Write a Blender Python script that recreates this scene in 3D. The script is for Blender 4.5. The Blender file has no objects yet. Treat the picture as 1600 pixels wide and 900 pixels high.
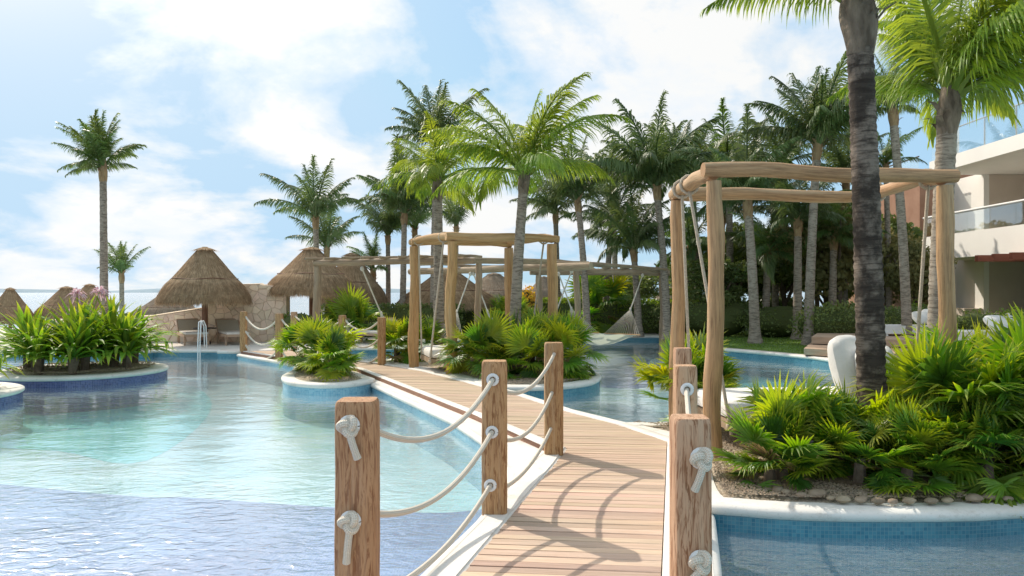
import bpy, math, random
from math import sin, cos, pi, radians, sqrt, atan2
from mathutils import Vector, Matrix, noise as mnoise
from mathutils.geometry import tessellate_polygon
random.seed(7)
scene = bpy.context.scene
C = scene.collection
# ------------------------------------------------------------------ camera
F, HC, YH = 1150.0, 1.45, 457.0            # focal length in photo pixels, eye height, horizon row
cam = bpy.data.cameras.new('camera'); co = bpy.data.objects.new('camera', cam); C.objects.link(co)
cam.sensor_width = 36; cam.lens = 36 * F / 1600; cam.shift_y = 7 / 1600; cam.clip_end = 40000; cam.clip_start = .05
co.location = (0, 0, HC); co.rotation_euler = (radians(90), 0, 0)
scene.camera = co
# ------------------------------------------------------------------ light
SUN_EL, SUN_AZ = radians(42), radians(-42)   # azimuth from +Y towards +X
SD = Vector((sin(SUN_AZ) * cos(SUN_EL), cos(SUN_AZ) * cos(SUN_EL), sin(SUN_EL)))
sl = bpy.data.lights.new('sun', 'SUN'); sl.energy = 2.25; sl.angle = radians(.55); sl.color = (1, .93, .82)
so = bpy.data.objects.new('sun', sl); C.objects.link(so); so.rotation_euler = SD.to_track_quat('Z', 'Y').to_euler()
scene.view_settings.view_transform = 'Standard'; scene.view_settings.look = 'None'
scene.view_settings.gamma = 1; scene.view_settings.exposure = .80
cy = scene.cycles
try:
    cy.max_bounces = 8; cy.transparent_max_bounces = 24; cy.diffuse_bounces = 3; cy.glossy_bounces = 3
    cy.transmission_bounces = 4; cy.caustics_reflective = False; cy.caustics_refractive = False
    cy.sample_clamp_indirect = 6; cy.use_denoising = True
except Exception: pass

class NT:
    """small node-tree helper"""
    def __init__(s, nt): s.nt = nt; s.nt.nodes.clear()
    def n(s, t, ins=None, **props):
        x = s.nt.nodes.new(t)
        for k, v in props.items(): setattr(x, k, v)
        for k, v in (ins or {}).items():
            if hasattr(v, 'is_output') or hasattr(v, 'links'): s.nt.links.new(v, x.inputs[k])
            else: x.inputs[k].default_value = v
        return x
    def math(s, op, a, b=None, c=None, clamp=False):
        i = {0: a}
        if b is not None: i[1] = b
        if c is not None: i[2] = c
        return s.n('ShaderNodeMath', i, operation=op, use_clamp=clamp).outputs[0]
    def ramp(s, fac, stops, interp='LINEAR'):
        r = s.n('ShaderNodeValToRGB', {0: fac}); e = r.color_ramp.elements; r.color_ramp.interpolation = interp
        while len(e) < len(stops): e.new(.5)
        for q, (p, c) in zip(e, stops): q.position = p; q.color = (c, c, c, 1) if isinstance(c, (int, float)) else (*c, 1)
        return r.outputs[0]
    def mix(s, fac, a, b, blend='MIX'):
        m = s.n('ShaderNodeMix', data_type='RGBA', blend_type=blend)
        for k, v in ((0, fac), (6, a), (7, b)):
            if hasattr(v, 'links'): s.nt.links.new(v, m.inputs[k])
            else: m.inputs[k].default_value = v if isinstance(v, (int, float)) else ((*v, 1) if len(v) == 3 else v)
        return m.outputs[2]
# ------------------------------------------------------------------ sky
world = bpy.data.worlds.new('World'); scene.world = world; world.use_nodes = True
w = NT(world.node_tree)
sky = w.n('ShaderNodeTexSky', sky_type='NISHITA', sun_disc=False, sun_elevation=SUN_EL, sun_rotation=SUN_AZ,
          altitude=0, air_density=1.0, dust_density=1.2, ozone_density=1.2)
tc = w.n('ShaderNodeTexCoord')
sx = w.n('ShaderNodeSeparateXYZ', {0: tc.outputs['Generated']})
den = w.math('ADD', w.math('MAXIMUM', sx.outputs[2], 0), .34)
cv = w.n('ShaderNodeCombineXYZ', {0: w.math('DIVIDE', sx.outputs[0], den), 1: w.math('DIVIDE', sx.outputs[1], den), 2: 5.2})
n1 = w.n('ShaderNodeTexNoise', {'Vector': cv.outputs[0], 'Scale': 1.7, 'Detail': 9, 'Roughness': .56, 'Distortion': .35})
n2 = w.n('ShaderNodeTexNoise', {'Vector': cv.outputs[0], 'Scale': 4.2, 'Detail': 6, 'Roughness': .6, 'Distortion': .2})
mm = w.math('ADD', w.math('MULTIPLY', n1.outputs[0], .78), w.math('MULTIPLY', n2.outputs[0], .22))
mask = w.ramp(mm, [(.465, 0.0), (.51, .5), (.565, 1.0)])
dt = w.n('ShaderNodeVectorMath', {0: tc.outputs['Generated'], 1: tuple(SD)}, operation='DOT_PRODUCT').outputs['Value']
dtm = w.math('MAXIMUM', dt, 0)
glow = w.math('ADD', w.math('MULTIPLY', w.math('POWER', dtm, 9.0), 2.6), w.math('MULTIPLY', w.math('POWER', dtm, 36.0), 36.0))
shade = w.ramp(n2.outputs[0], [(.36, (.87, .925, .99)), (.58, (1, .985, .955))])
cloud = w.n('ShaderNodeVectorMath', {0: shade, 'Scale': w.math('ADD', 5.8, glow)}, operation='SCALE').outputs[0]
# thin high haze lifts the clear blue
gl3 = w.n('ShaderNodeVectorMath', {0: (1.0, .6, .35), 'Scale': glow}, operation='SCALE').outputs[0]
haze = w.n('ShaderNodeVectorMath', {0: (2.45, 3.95, 5.3), 1: gl3}, operation='ADD').outputs[0]
skc = w.n('ShaderNodeVectorMath', {0: sky.outputs[0], 1: (5.0, 5.6, 6.2)}, operation='MINIMUM').outputs[0]
base = w.mix(.80, skc, haze)
colr = w.mix(w.math('MULTIPLY', mask, .92), base, cloud)
bg = w.n('ShaderNodeBackground', {0: colr, 1: .1})
w.n('ShaderNodeOutputWorld', {0: bg.outputs[0]})
world.cycles.sampling_method = 'MANUAL'; world.cycles.sample_map_resolution = 512
# ------------------------------------------------------------------ mesh helpers
ORG = {}
class MB:
    def __init__(s): s.v = []; s.f = []; s.uv = []
    def add(s, vs, fs, uvs=None):
        o = len(s.v); s.v += [tuple(p) for p in vs]; s.f += [tuple(i + o for i in q) for q in fs]
        s.uv += list(uvs) if uvs else [(p[0] + p[1], p[2]) for p in vs]
        return s
    def box(s, c, d, rz=0, tilt=None):
        x, y, z = d[0] / 2, d[1] / 2, d[2] / 2
        vs = [Vector((a, b, e)) for a in (-x, x) for b in (-y, y) for e in (-z, z)]
        M = Matrix.Rotation(rz, 3, 'Z')
        if tilt: M = M @ Matrix.Rotation(tilt[1], 3, tilt[0])
        c = Vector(c)
        return s.add([M @ p + c for p in vs], [(0, 1, 3, 2), (4, 6, 7, 5), (0, 4, 5, 1), (2, 3, 7, 6), (0, 2, 6, 4), (1, 5, 7, 3)])
    def prism(s, poly, z0, z1, top=True, bottom=False):
        n = len(poly); L = [0]
        for i in range(n):
            a, b = poly[i], poly[(i + 1) % n]; L.append(L[-1] + math.hypot(b[0] - a[0], b[1] - a[1]))
        vs = []; fs = []; uv = []
        for i in range(n + 1):
            p = poly[i % n]; vs += [(p[0], p[1], z0), (p[0], p[1], z1)]; uv += [(L[i], z0), (L[i], z1)]
        for i in range(n): fs.append((2 * i, 2 * i + 2, 2 * i + 3, 2 * i + 1))
        s.add(vs, fs, uv)
        for ok, z, fl in ((top, z1, 0), (bottom, z0, 1)):
            if ok: s.sheet(poly, z, fl)
        return s
    def sheet(s, poly, z, flip=0):
        vs = [Vector((p[0], p[1], 0)) for p in poly]; T = tessellate_polygon([vs]); fs = []
        for t in T:
            a, b, c = [vs[i] for i in t]
            up = (b - a).cross(c - a).z > 0
            fs.append(t if up != bool(flip) else t[::-1])
        return s.add([(p[0], p[1], z) for p in poly], fs, [(p[0], p[1]) for p in poly])
    def tube(s, pts, r, n=8, caps=True, square=0, rot=0, vscale=1, wob=0, seed=0):
        pts = [Vector(p) for p in pts]; m = len(pts)
        rs = r if isinstance(r, (list, tuple)) else [r] * m
        t0 = (pts[1] - pts[0]).normalized()
        a = Vector((1, 0, 0)) if abs(t0.x) < .8 and abs(t0.z) > .3 else Vector((0, 0, 1))
        if abs(t0.dot(a)) > .9: a = Vector((0, 1, 0))
        u = (a - t0 * a.dot(t0)).normalized(); vs = []; uv = []; L = 0
        for i, p in enumerate(pts):
            t = (pts[min(i + 1, m - 1)] - pts[max(i - 1, 0)])
            t = t.normalized() if t.length > 1e-9 else t0
            u = (u - t * u.dot(t)); u = u.normalized() if u.length > 1e-6 else t.orthogonal().normalized()
            w_ = t.cross(u)
            if i: L += (pts[i] - pts[i - 1]).length
            for k in range(n + 1):
                th = 2 * pi * k / n + rot; cx, cz = cos(th), sin(th); q = rs[i]
                if square: q = q / (abs(cx) ** square + abs(cz) ** square) ** (1 / square)
                if wob:
                    q *= 1 + wob * mnoise.noise(Vector((cos(2*pi*k/n) * 1.2 + seed, sin(2*pi*k/n) * 1.2, L * 3 + seed)))
                vs.append(p + u * (cx * q) + w_ * (cz * q)); uv.append((k / n * 2 * pi * max(rs), L * vscale))
        fs = []
        for i in range(m - 1):
            for k in range(n):
                b = i * (n + 1) + k; fs.append((b, b + 1, b + n + 2, b + n + 1))
        s.add(vs, fs, uv)
        if caps:
            for i, fl in ((0, 1), (m - 1, 0)):
                if rs[i] > 1e-4:
                    ring = [vs[i * (n + 1) + k] for k in range(n)]
                    s.add(ring, [tuple(range(n))[::-1] if fl else tuple(range(n))], [(0, 0)] * n)
        return s
    def lathe(s, prof, n=24, c=(0, 0, 0), wob=0, seed=0, sy=1):
        vs = []; fs = []; uv = []
        for i, (r, z) in enumerate(prof):
            for k in range(n + 1):
                th = 2 * pi * (k % n) / n; q = r * (1 + wob * mnoise.noise(Vector((cos(th) * 1.5 + seed, sin(th) * 1.5, z * 2))))
                vs.append((c[0] + q * cos(th), c[1] + q * sin(th) * sy, c[2] + z)); uv.append((k / n * 2 * pi, z))
        for i in range(len(prof) - 1):
            for k in range(n):
                b = i * (n + 1) + k; fs.append((b, b + 1, b + n + 2, b + n + 1))
        return s.add(vs, fs, uv)
    def mesh(s, name, smooth=False, off=(0, 0, 0)):
        me = bpy.data.meshes.new(name); o = Vector(off)
        me.from_pydata([(p[0] - o.x, p[1] - o.y, p[2] - o.z) for p in s.v], [], s.f)
        ul = me.uv_layers.new(name='UVMap'); idx = [0] * len(me.loops); me.loops.foreach_get('vertex_index', idx)
        fl = [0.0] * (2 * len(idx))
        for i, j in enumerate(idx): fl[2 * i], fl[2 * i + 1] = s.uv[j]
        ul.data.foreach_set('uv', fl)
        if smooth:
            me.polygons.foreach_set('use_smooth', [True] * len(me.polygons))
            try: me.set_sharp_from_angle(angle=radians(50))
            except Exception: pass
        me.update(); return me
    def build(s, name, mat, parent=None, smooth=True, base=None):
        if parent is not None: off = ORG[parent.name]
        elif base is not None: off = Vector(base)
        else:
            n = max(1, len(s.v)); off = Vector((sum(p[0] for p in s.v) / n, sum(p[1] for p in s.v) / n, min(p[2] for p in s.v)))
        o = bpy.data.objects.new(name, s.mesh(name, smooth, off)); C.objects.link(o); o.data.materials.append(mat)
        if parent is not None: o.parent = parent
        else: o.location = off
        ORG[o.name] = Vector(off); return o
def tag(o, label=None, cat=None, group=None, kind=None):
    for k, v in (('label', label), ('category', cat), ('group', group), ('kind', kind)):
        if v: o[k] = v
    return o
def thing(name, label, cat, loc=(0, 0, 0), group=None, rz=0):
    o = bpy.data.objects.new(name, None); C.objects.link(o); o.location = loc; o.rotation_euler = (0, 0, rz)
    o.empty_display_size = .1; ORG[o.name] = Vector(loc); return tag(o, label, cat, group)
def inst(name, me, parent, loc=(0, 0, 0), rot=(0, 0, 0), sc=1):
    o = bpy.data.objects.new(name, me); C.objects.link(o); o.parent = parent
    o.location = loc; o.rotation_euler = rot; o.scale = (sc,) * 3 if isinstance(sc, (int, float)) else sc; return o
def copy_tree(o, parent=None):
    c = o.copy(); C.objects.link(c); c.parent = parent
    for ch in o.children: copy_tree(ch, c)
    return c
def P(px, py, z=0.0):
    D = (HC - z) * F / (py - YH); return Vector(((px - 800) * D / F, D, z))
def Q(px, py, D): return Vector(((px - 800) * D / F, D, HC + (YH - py) * D / F))
def spline(pts, per=6, closed=True):
    n = len(pts); out = []
    for i in range(n if closed else n - 1):
        g = lambda k: Vector(pts[k % n]) if closed else Vector(pts[min(max(k, 0), n - 1)])
        a, b, c, d = g(i - 1), g(i), g(i + 1), g(i + 2)
        for k in range(per):
            t = k / per
            out.append(.5 * ((2 * b) + (c - a) * t + (2 * a - 5 * b + 4 * c - d) * t * t + (3 * b - a - 3 * c + d) * t ** 3))
    if not closed: out.append(Vector(pts[-1]))
    return out
def circle(cx, cy, rx, ry=None, n=56): return [Vector((cx + rx * cos(2*pi*k/n), cy + (ry or rx) * sin(2*pi*k/n))) for k in range(n)]
def inset(poly, d):
    n = len(poly); out = []
    for i in range(n):
        t = (Vector(poly[(i + 1) % n][:2]) - Vector(poly[i - 1][:2])).normalized()
        out.append(Vector(poly[i][:2]) + Vector((-t.y, t.x)) * d)
    return out
def sag(a, b, drop, n=16):
    a, b = Vector(a), Vector(b); out = []
    for i in range(n + 1):
        t = i / n; p = a.lerp(b, t); p.z -= drop * 4 * t * (1 - t); out.append(p)
    return out
# ------------------------------------------------------------------ materials
def mat(name, col, rough=.7, col2=None, nscale=4, stretch=(1, 1, 1), contrast=(.35, .65), bump=0, bscale=None, bdist=.01,
        var=0, huevar=0, transl=0, tcol=None, coord='Object', spec=.3, metal=0, tip=None, extra=None, sheen=0):
    m = bpy.data.materials.new(name); m.use_nodes = True; t = NT(m.node_tree)
    tc = t.n('ShaderNodeTexCoord'); oi = t.n('ShaderNodeObjectInfo')
    mp = t.n('ShaderNodeMapping', {0: tc.outputs[coord], 3: stretch})
    off = t.n('ShaderNodeVectorMath', {0: mp.outputs[0], 1: t.n('ShaderNodeCombineXYZ', {0: t.math('MULTIPLY', oi.outputs['Random'], 37.0), 2: t.math('MULTIPLY', oi.outputs['Random'], 11.0)}).outputs[0]}, operation='ADD').outputs[0]
    nz = t.n('ShaderNodeTexNoise', {'Vector': off, 'Scale': nscale, 'Detail': 6, 'Roughness': .6})
    c = (*col, 1)
    if col2: c = t.mix(t.ramp(nz.outputs[0], [(contrast[0], 0.), (contrast[1], 1.)]), col, col2)
    if extra: c = extra(t, c, off, tc, oi)
    if var or huevar:
        r2 = t.math('FRACT', t.math('MULTIPLY', oi.outputs['Random'], 7.13))
        c = t.n('ShaderNodeHueSaturation', {'Hue': t.math('MULTIPLY_ADD', r2, 2 * huevar, .5 - huevar), 'Saturation': 1,
                'Value': t.math('MULTIPLY_ADD', oi.outputs['Random'], 2 * var, 1 - var), 'Color': c}).outputs[0]
    ins = {'Roughness': rough, 'Specular IOR Level': spec, 'Metallic': metal}
    p = t.n('ShaderNodeBsdfPrincipled', {**ins, 'Base Color': c})
    if bump:
        b = t.n('ShaderNodeTexNoise', {'Vector': off, 'Scale': bscale or nscale * 3, 'Detail': 5, 'Roughness': .65})
        bp = t.n('ShaderNodeBump', {'Strength': bump, 'Distance': bdist, 'Height': b.outputs[0]})
        t.nt.links.new(bp.outputs[0], p.inputs['Normal'])
    out = p.outputs[0]
    if transl:
        hs = t.n('ShaderNodeHueSaturation', {'Hue': .485, 'Saturation': 1.1, 'Value': tcol or 1.6, 'Color': c})
        tr = t.n('ShaderNodeBsdfTranslucent', {0: hs.outputs[0]})
        out = t.n('ShaderNodeMixShader', {0: transl, 1: out, 2: tr.outputs[0]}).outputs[0]
    t.n('ShaderNodeOutputMaterial', {0: out}); return m
M = {}
def tiles(name, c1, c2, mortar, scale=1.0, coord='UV', depth_tint=None):
    m = bpy.data.materials.new(name); m.use_nodes = True; t = NT(m.node_tree); tc = t.n('ShaderNodeTexCoord')
    br = t.n('ShaderNodeTexBrick', {'Vector': tc.outputs[coord], 'Color1': (*c1, 1), 'Color2': (*c2, 1), 'Mortar': (*mortar, 1), 'Scale': scale,
             'Mortar Size': .0016, 'Mortar Smooth': .1, 'Brick Width': .026, 'Row Height': .026, 'Bias': 0.0}, offset=0, squash=1)
    nz = t.n('ShaderNodeTexNoise', {'Vector': tc.outputs['Object'], 'Scale': .8, 'Detail': 3})
    c = t.mix(.35, br.outputs[0], t.ramp(nz.outputs[0], [(.35, .25), (.65, .9)]), 'OVERLAY')
    p = t.n('ShaderNodeBsdfPrincipled', {'Base Color': c, 'Roughness': .25, 'Specular IOR Level': .5})
    t.n('ShaderNodeOutputMaterial', {0: p.outputs[0]}); return m
M['tile_light'] = tiles('mosaic_light_blue', (.13, .36, .50), (.28, .52, .62), (.44, .56, .62))
M['tile_mid'] = tiles('mosaic_mid_blue', (.035, .17, .25), (.09, .27, .34), (.17, .30, .34))
M['tile_indigo'] = tiles('mosaic_indigo', (.045, .055, .17), (.10, .12, .29), (.26, .28, .38))
M['tile_deep'] = tiles('mosaic_deep_blue', (.03, .10, .26), (.06, .22, .40), (.2, .3, .42))
M['floor_turq'] = tiles('mosaic_floor_turquoise', (.16, .70, .74), (.28, .82, .84), (.46, .80, .82), coord='Object')
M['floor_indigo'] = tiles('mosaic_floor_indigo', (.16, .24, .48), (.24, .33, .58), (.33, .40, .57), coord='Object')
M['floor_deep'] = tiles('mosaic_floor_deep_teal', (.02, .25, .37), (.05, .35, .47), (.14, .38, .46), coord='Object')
M['floor_aqua'] = tiles('mosaic_floor_aqua', (.46, .74, .78), (.58, .82, .84), (.68, .80, .82), coord='Object')
def stain(t, c, off, tc, oi):
    a = t.n('ShaderNodeTexNoise', {'Vector': tc.outputs['Object'], 'Scale': 7, 'Detail': 8, 'Roughness': .75})
    c = t.mix(t.ramp(a.outputs[0], [(.54, 0.), (.72, .55)]), c, (.42, .36, .29))
    b = t.n('ShaderNodeTexNoise', {'Vector': tc.outputs['Object'], 'Scale': 55, 'Detail': 3})
    return t.mix(t.ramp(b.outputs[0], [(.58, 0.), (.7, .35)]), c, (.50, .45, .38))
M['coping'] = mat('white_concrete', (.80, .765, .70), .8, (.66, .60, .52), 1.6, contrast=(.45, .8), bump=.35, bscale=45, bdist=.005, extra=stain)
M['terrace'] = mat('terrace_stone', (.70, .65, .57), .85, (.60, .54, .46), 2, bump=.2, bscale=40)
M['fascia'] = mat('brown_board', (.36, .20, .13), .7, (.26, .14, .09), 6, stretch=(1, 1, 8), bump=.3)
M['dark'] = mat('plank_gap_shade', (.06, .045, .03), .9)  # stands in for the shade in the plank gaps
def plank_extra(t, c, off, tc, oi):
    st = t.n('ShaderNodeMapping', {0: tc.outputs['Object'], 3: (1.2, 28, 10)})
    v = t.n('ShaderNodeVectorMath', {0: st.outputs[0], 1: t.n('ShaderNodeCombineXYZ', {0: t.math('MULTIPLY', oi.outputs['Random'], 91.)}).outputs[0]}, operation='ADD').outputs[0]
    g = t.n('ShaderNodeTexNoise', {'Vector': v, 'Scale': 2.2, 'Detail': 7, 'Roughness': .7})
    c = t.mix(t.ramp(g.outputs[0], [(.36, .55), (.62, 0.)]), c, (.36, .235, .15))
    # grooved anti-slip face
    wv = t.n('ShaderNodeTexWave', {'Vector': tc.outputs['Object'], 'Scale': 26, 'Distortion': .3}, wave_type='BANDS', bands_direction='Y')
    return t.mix(t.math('MULTIPLY', wv.outputs[0], .16), c, (.42, .28, .19))
M['plank'] = mat('weathered_plank', (.70, .50, .37), .75, (.60, .46, .355), 1.5, var=.19, huevar=.014, bump=.35, bscale=12, bdist=.003, extra=plank_extra)
M['plank2'] = mat('grey_plank', (.64, .49, .35), .8, (.54, .42, .30), 1.5, var=.10, huevar=.012, bump=.35, bscale=12, bdist=.003, extra=plank_extra)
def post_extra(t, c, off, tc, oi):
    a = t.n('ShaderNodeTexNoise', {'Vector': t.n('ShaderNodeMapping', {0: off, 3: (1, 1, .33)}).outputs[0], 'Scale': 58, 'Detail': 4, 'Roughness': .65, 'Distortion': 1.5})
    c = t.mix(t.ramp(a.outputs[0], [(.48, 0.), (.60, .85)]), c, (.22, .085, .032))
    b = t.n('ShaderNodeTexNoise', {'Vector': t.n('ShaderNodeMapping', {0: off, 3: (1, 1, .08)}).outputs[0], 'Scale': 26, 'Detail': 5})
    return t.mix(t.ramp(b.outputs[0], [(.52, 0.), (.75, .55)]), c, (.58, .42, .28))
def wood(name, col, col2, extra=None, rough=.72, bumpd=.012):
    m = mat(name, col, rough, col2, 3, stretch=(1, 1, .3), var=.08, huevar=.008, extra=extra)
    t = m.node_tree; nt = t
    p = [x for x in nt.nodes if x.type == 'BSDF_PRINCIPLED'][0]; tc = nt.nodes.new('ShaderNodeTexCoord')
    mp = nt.nodes.new('ShaderNodeMapping'); mp.inputs[3].default_value = (1, 1, .2); nt.links.new(tc.outputs['Object'], mp.inputs[0])
    nz = nt.nodes.new('ShaderNodeTexNoise'); nz.inputs['Scale'].default_value = 40; nz.inputs['Detail'].default_value = 5; nt.links.new(mp.outputs[0], nz.inputs[0])
    b = nt.nodes.new('ShaderNodeBump'); b.inputs['Strength'].default_value = .6; b.inputs['Distance'].default_value = bumpd
    nt.links.new(nz.outputs[0], b.inputs['Height']); nt.links.new(b.outputs[0], p.inputs['Normal']); return m
M['post'] = wood('carved_post_wood', (.52, .30, .15), (.42, .23, .11), post_extra)
M['post_pale'] = wood('carved_pale_post_wood', (.60, .38, .24), (.52, .31, .19), post_extra)
def uvwood(name, c1, c2, c3, rough=.7):
    def ex(t, c, off, tc, oi):
        v = t.n('ShaderNodeVectorMath', {0: t.n('ShaderNodeMapping', {0: tc.outputs['UV'], 3: (9, .55, 1)}).outputs[0], 1: t.n('ShaderNodeCombineXYZ', {2: t.math('MULTIPLY', oi.outputs['Random'], 91.)}).outputs[0]}, operation='ADD').outputs[0]
        a = t.n('ShaderNodeTexNoise', {'Vector': v, 'Scale': 5, 'Detail': 8, 'Roughness': .68, 'Distortion': .4})
        c = t.mix(t.ramp(a.outputs[0], [(.42, 0.), (.68, 1.)]), c, c2)
        k = t.n('ShaderNodeTexNoise', {'Vector': v, 'Scale': 1.1, 'Detail': 2})
        c = t.mix(t.ramp(k.outputs[0], [(.35, .6), (.5, 0.)]), c, c3)
        f = t.n('ShaderNodeTexNoise', {'Vector': t.n('ShaderNodeMapping', {0: v, 3: (3, 1, 1)}).outputs[0], 'Scale': 9, 'Detail': 4})
        return t.mix(t.ramp(f.outputs[0], [(.56, 0.), (.68, .55)]), c, tuple(q * .45 for q in c2))
    return mat(name, c1, rough, var=.06, huevar=.004, extra=ex, bump=.35, nscale=8, bscale=22, bdist=.01)
M['log'] = uvwood('pergola_log', (.56, .32, .14), (.33, .175, .07), (.62, .42, .23))
M['log_near'] = uvwood('pergola_log_weathered', (.52, .315, .16), (.26, .15, .075), (.60, .42, .25))
M['log_pale'] = uvwood('bleached_log', (.40, .29, .18), (.21, .145, .09), (.48, .37, .25))
M['log_dark'] = uvwood('brown_log', (.25, .13, .08), (.16, .08, .05), (.3, .17, .11))
def bark(name, c1, c2, c3, ringd=17.0, dark=.55, soft=.09, amt=.9):
    def ex(t, c, off, tc, oi):
        sp = t.n('ShaderNodeSeparateXYZ', {0: tc.outputs['UV']})
        v = t.n('ShaderNodeCombineXYZ', {0: t.math('MULTIPLY', sp.outputs[0], 2.5), 1: t.math('MULTIPLY', sp.outputs[1], ringd), 2: t.math('MULTIPLY', oi.outputs['Random'], 50.)}).outputs[0]
        a = t.n('ShaderNodeTexNoise', {'Vector': v, 'Scale': 1.6, 'Detail': 7, 'Roughness': .72})
        c = t.mix(t.ramp(a.outputs[0], [(.45, 0.), (.60, 1.)]), c, c2)
        b = t.n('ShaderNodeTexNoise', {'Vector': tc.outputs['Object'], 'Scale': 2.6, 'Detail': 6, 'Roughness': .65})
        return t.mix(t.ramp(b.outputs[0], [(dark, 0.), (dark + soft, amt)]), c, c3)
    return mat(name, c1, .9, var=.08, extra=ex, bump=.7, nscale=5, bscale=9, bdist=.02, spec=.15)
M['bark'] = bark('palm_bark', (.36, .30, .235), (.17, .135, .10), (.42, .36, .285), dark=.60)
M['bark_near'] = bark('near_palm_bark', (.22, .175, .135), (.075, .058, .044), (.030, .023, .018), ringd=24.0, dark=.455, soft=.10, amt=.85)
M['bark_dark'] = bark('tree_bark', (.17, .13, .095), (.10, .075, .055), (.2, .16, .12), ringd=3)
M['sheath'] = mat('palm_sheath', (.40, .27, .14), .9, (.24, .15, .08), 14, stretch=(1, 1, .3), bump=.8, bdist=.02, var=.1)
M['sheath_grey'] = mat('palm_sheath_grey', (.27, .21, .15), .9, (.09, .066, .045), 8, stretch=(1, 1, .35), bump=.8, bdist=.02, var=.1)
M['petiole'] = mat('palm_petiole', (.40, .42, .10), .5, (.28, .36, .07), 5)
M['frond_bright'] = mat('frond_bright', (.25, .32, .045), .42, (.15, .235, .035), 3, var=.16, huevar=.015, transl=.42, tcol=1.95, spec=.4)
M['frond_mid'] = mat('frond_mid', (.13, .20, .045), .42, (.08, .135, .035), 3, var=.2, huevar=.02, transl=.33, tcol=1.9, spec=.5)
M['frond_dark'] = mat('frond_dark', (.13, .185, .055), .45, (.085, .13, .042), 3, var=.22, huevar=.02, transl=.28, tcol=1.7, spec=.5)
def fan_extra(t, c, off, tc, oi):
    sp = t.n('ShaderNodeSeparateXYZ', {0: tc.outputs['UV']})
    c = t.mix(t.ramp(sp.outputs[1], [(.78, 0.), (1., .75)]), c, (.42, .42, .05))
    return c
M['fan'] = mat('fan_leaf', (.165, .29, .027), .40, (.10, .21, .022), 2.5, var=.25, huevar=.022, transl=.42, tcol=2.1, spec=.5, extra=fan_extra)
M['fan_deep'] = mat('fan_leaf_deep', (.085, .19, .022), .34, (.055, .135, .02), 2.5, var=.2, huevar=.015, transl=.36, tcol=2.0, spec=.5, extra=fan_extra)
M['fan_yellow'] = mat('fan_leaf_yellow', (.34, .38, .035), .4, (.22, .31, .03), 2.5, var=.2, huevar=.02, transl=.45, tcol=1.8, spec=.45, extra=fan_extra)
M['fan_dry'] = mat('fan_leaf_dry', (.40, .29, .13), .7, (.24, .17, .08), 4, var=.2, transl=.25, tcol=1.3)
M['strap'] = mat('strap_leaf', (.16, .27, .03), .5, (.09, .18, .025), 3, var=.25, huevar=.025, transl=.42, tcol=2.0, spec=.3, extra=fan_extra)
M['leaf'] = mat('broad_leaf', (.17, .215, .055), .5, (.09, .135, .035), 1.2, var=.12, transl=.3, tcol=1.9, spec=.5)
M['leaf_light'] = mat('hedge_leaf', (.20, .27, .035), .45, (.08, .15, .025), 2.5, var=.1, transl=.38, tcol=2.0, spec=.5)
M['leaf_olive'] = mat('olive_leaf', (.26, .235, .09), .55, (.14, .145, .05), 1.2, transl=.3, tcol=1.8)
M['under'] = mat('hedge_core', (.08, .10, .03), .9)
M['grass'] = mat('lawn_grass', (.13, .21, .035), .8, (.08, .15, .03), 5, bump=.6, bscale=120, bdist=.02, transl=.0)
M['grass_blade'] = mat('grass_blade', (.16, .26, .04), .6, transl=.3)
def gravel_extra(t, c, off, tc, oi):
    v = t.n('ShaderNodeTexVoronoi', {'Vector': tc.outputs['Object'], 'Scale': 62, 'Randomness': 1})
    s = t.n('ShaderNodeSeparateColor', {0: v.outputs['Color']})
    c = t.mix(t.math('MULTIPLY', s.outputs[0], .75), c, (.76, .67, .52))
    c = t.mix(t.ramp(s.outputs[1], [(.72, 0.), (.86, .7)]), c, (.28, .21, .14))
    return t.mix(t.ramp(v.outputs['Distance'], [(.38, 0.), (.66, .5)]), c, (.26, .20, .13))  # gaps between stones darkened, crevice shade put into the colour
M['gravel'] = mat('gravel', (.68, .56, .42), .9, (.56, .45, .32), 3, bump=1, bscale=70, bdist=.02, extra=gravel_extra)
M['pebble'] = mat('pebble', (.42, .33, .23), .85, (.26, .19, .13), 9, var=.22, huevar=.01)
M['soil'] = mat('soil', (.27, .19, .125), .95, (.19, .13, .085), 6, bump=1, bscale=40, bdist=.02)
M['rope'] = None
def rope_mat():
    m = bpy.data.materials.new('braided_rope'); m.use_nodes = True; t = NT(m.node_tree); tc = t.n('ShaderNodeTexCoord')
    sp = t.n('ShaderNodeSeparateXYZ', {0: tc.outputs['UV']})
    a = t.math('SINE', t.math('ADD', t.math('MULTIPLY', sp.outputs[0], 320.), t.math('MULTIPLY', sp.outputs[1], 520.)))
    b = t.math('SINE', t.math('SUBTRACT', t.math('MULTIPLY', sp.outputs[0], 320.), t.math('MULTIPLY', sp.outputs[1], 520.)))
    h = t.math('MULTIPLY', a, b)
    c = t.mix(t.math('MULTIPLY_ADD', h, .5, .5), (.68, .59, .46), (.92, .85, .72))
    bp = t.n('ShaderNodeBump', {'Strength': .7, 'Distance': .004, 'Height': h})
    p = t.n('ShaderNodeBsdfPrincipled', {'Base Color': c, 'Roughness': .85, 'Specular IOR Level': .2, 'Normal': bp.outputs[0]})
    t.n('ShaderNodeOutputMaterial', {0: p.outputs[0]}); return m
M['rope'] = rope_mat()
M['rope_tan'] = mat('tan_rope', (.60, .52, .40), .9, (.45, .37, .27), 60, bump=.6)
M['white_plastic'] = mat('white_plastic', (.78, .77, .73), .5)
M['linen'] = mat('white_linen', (.86, .84, .79), .9, (.80, .77, .71), 6, bump=.35, bscale=9, bdist=.03, transl=.12, tcol=1)
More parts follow.
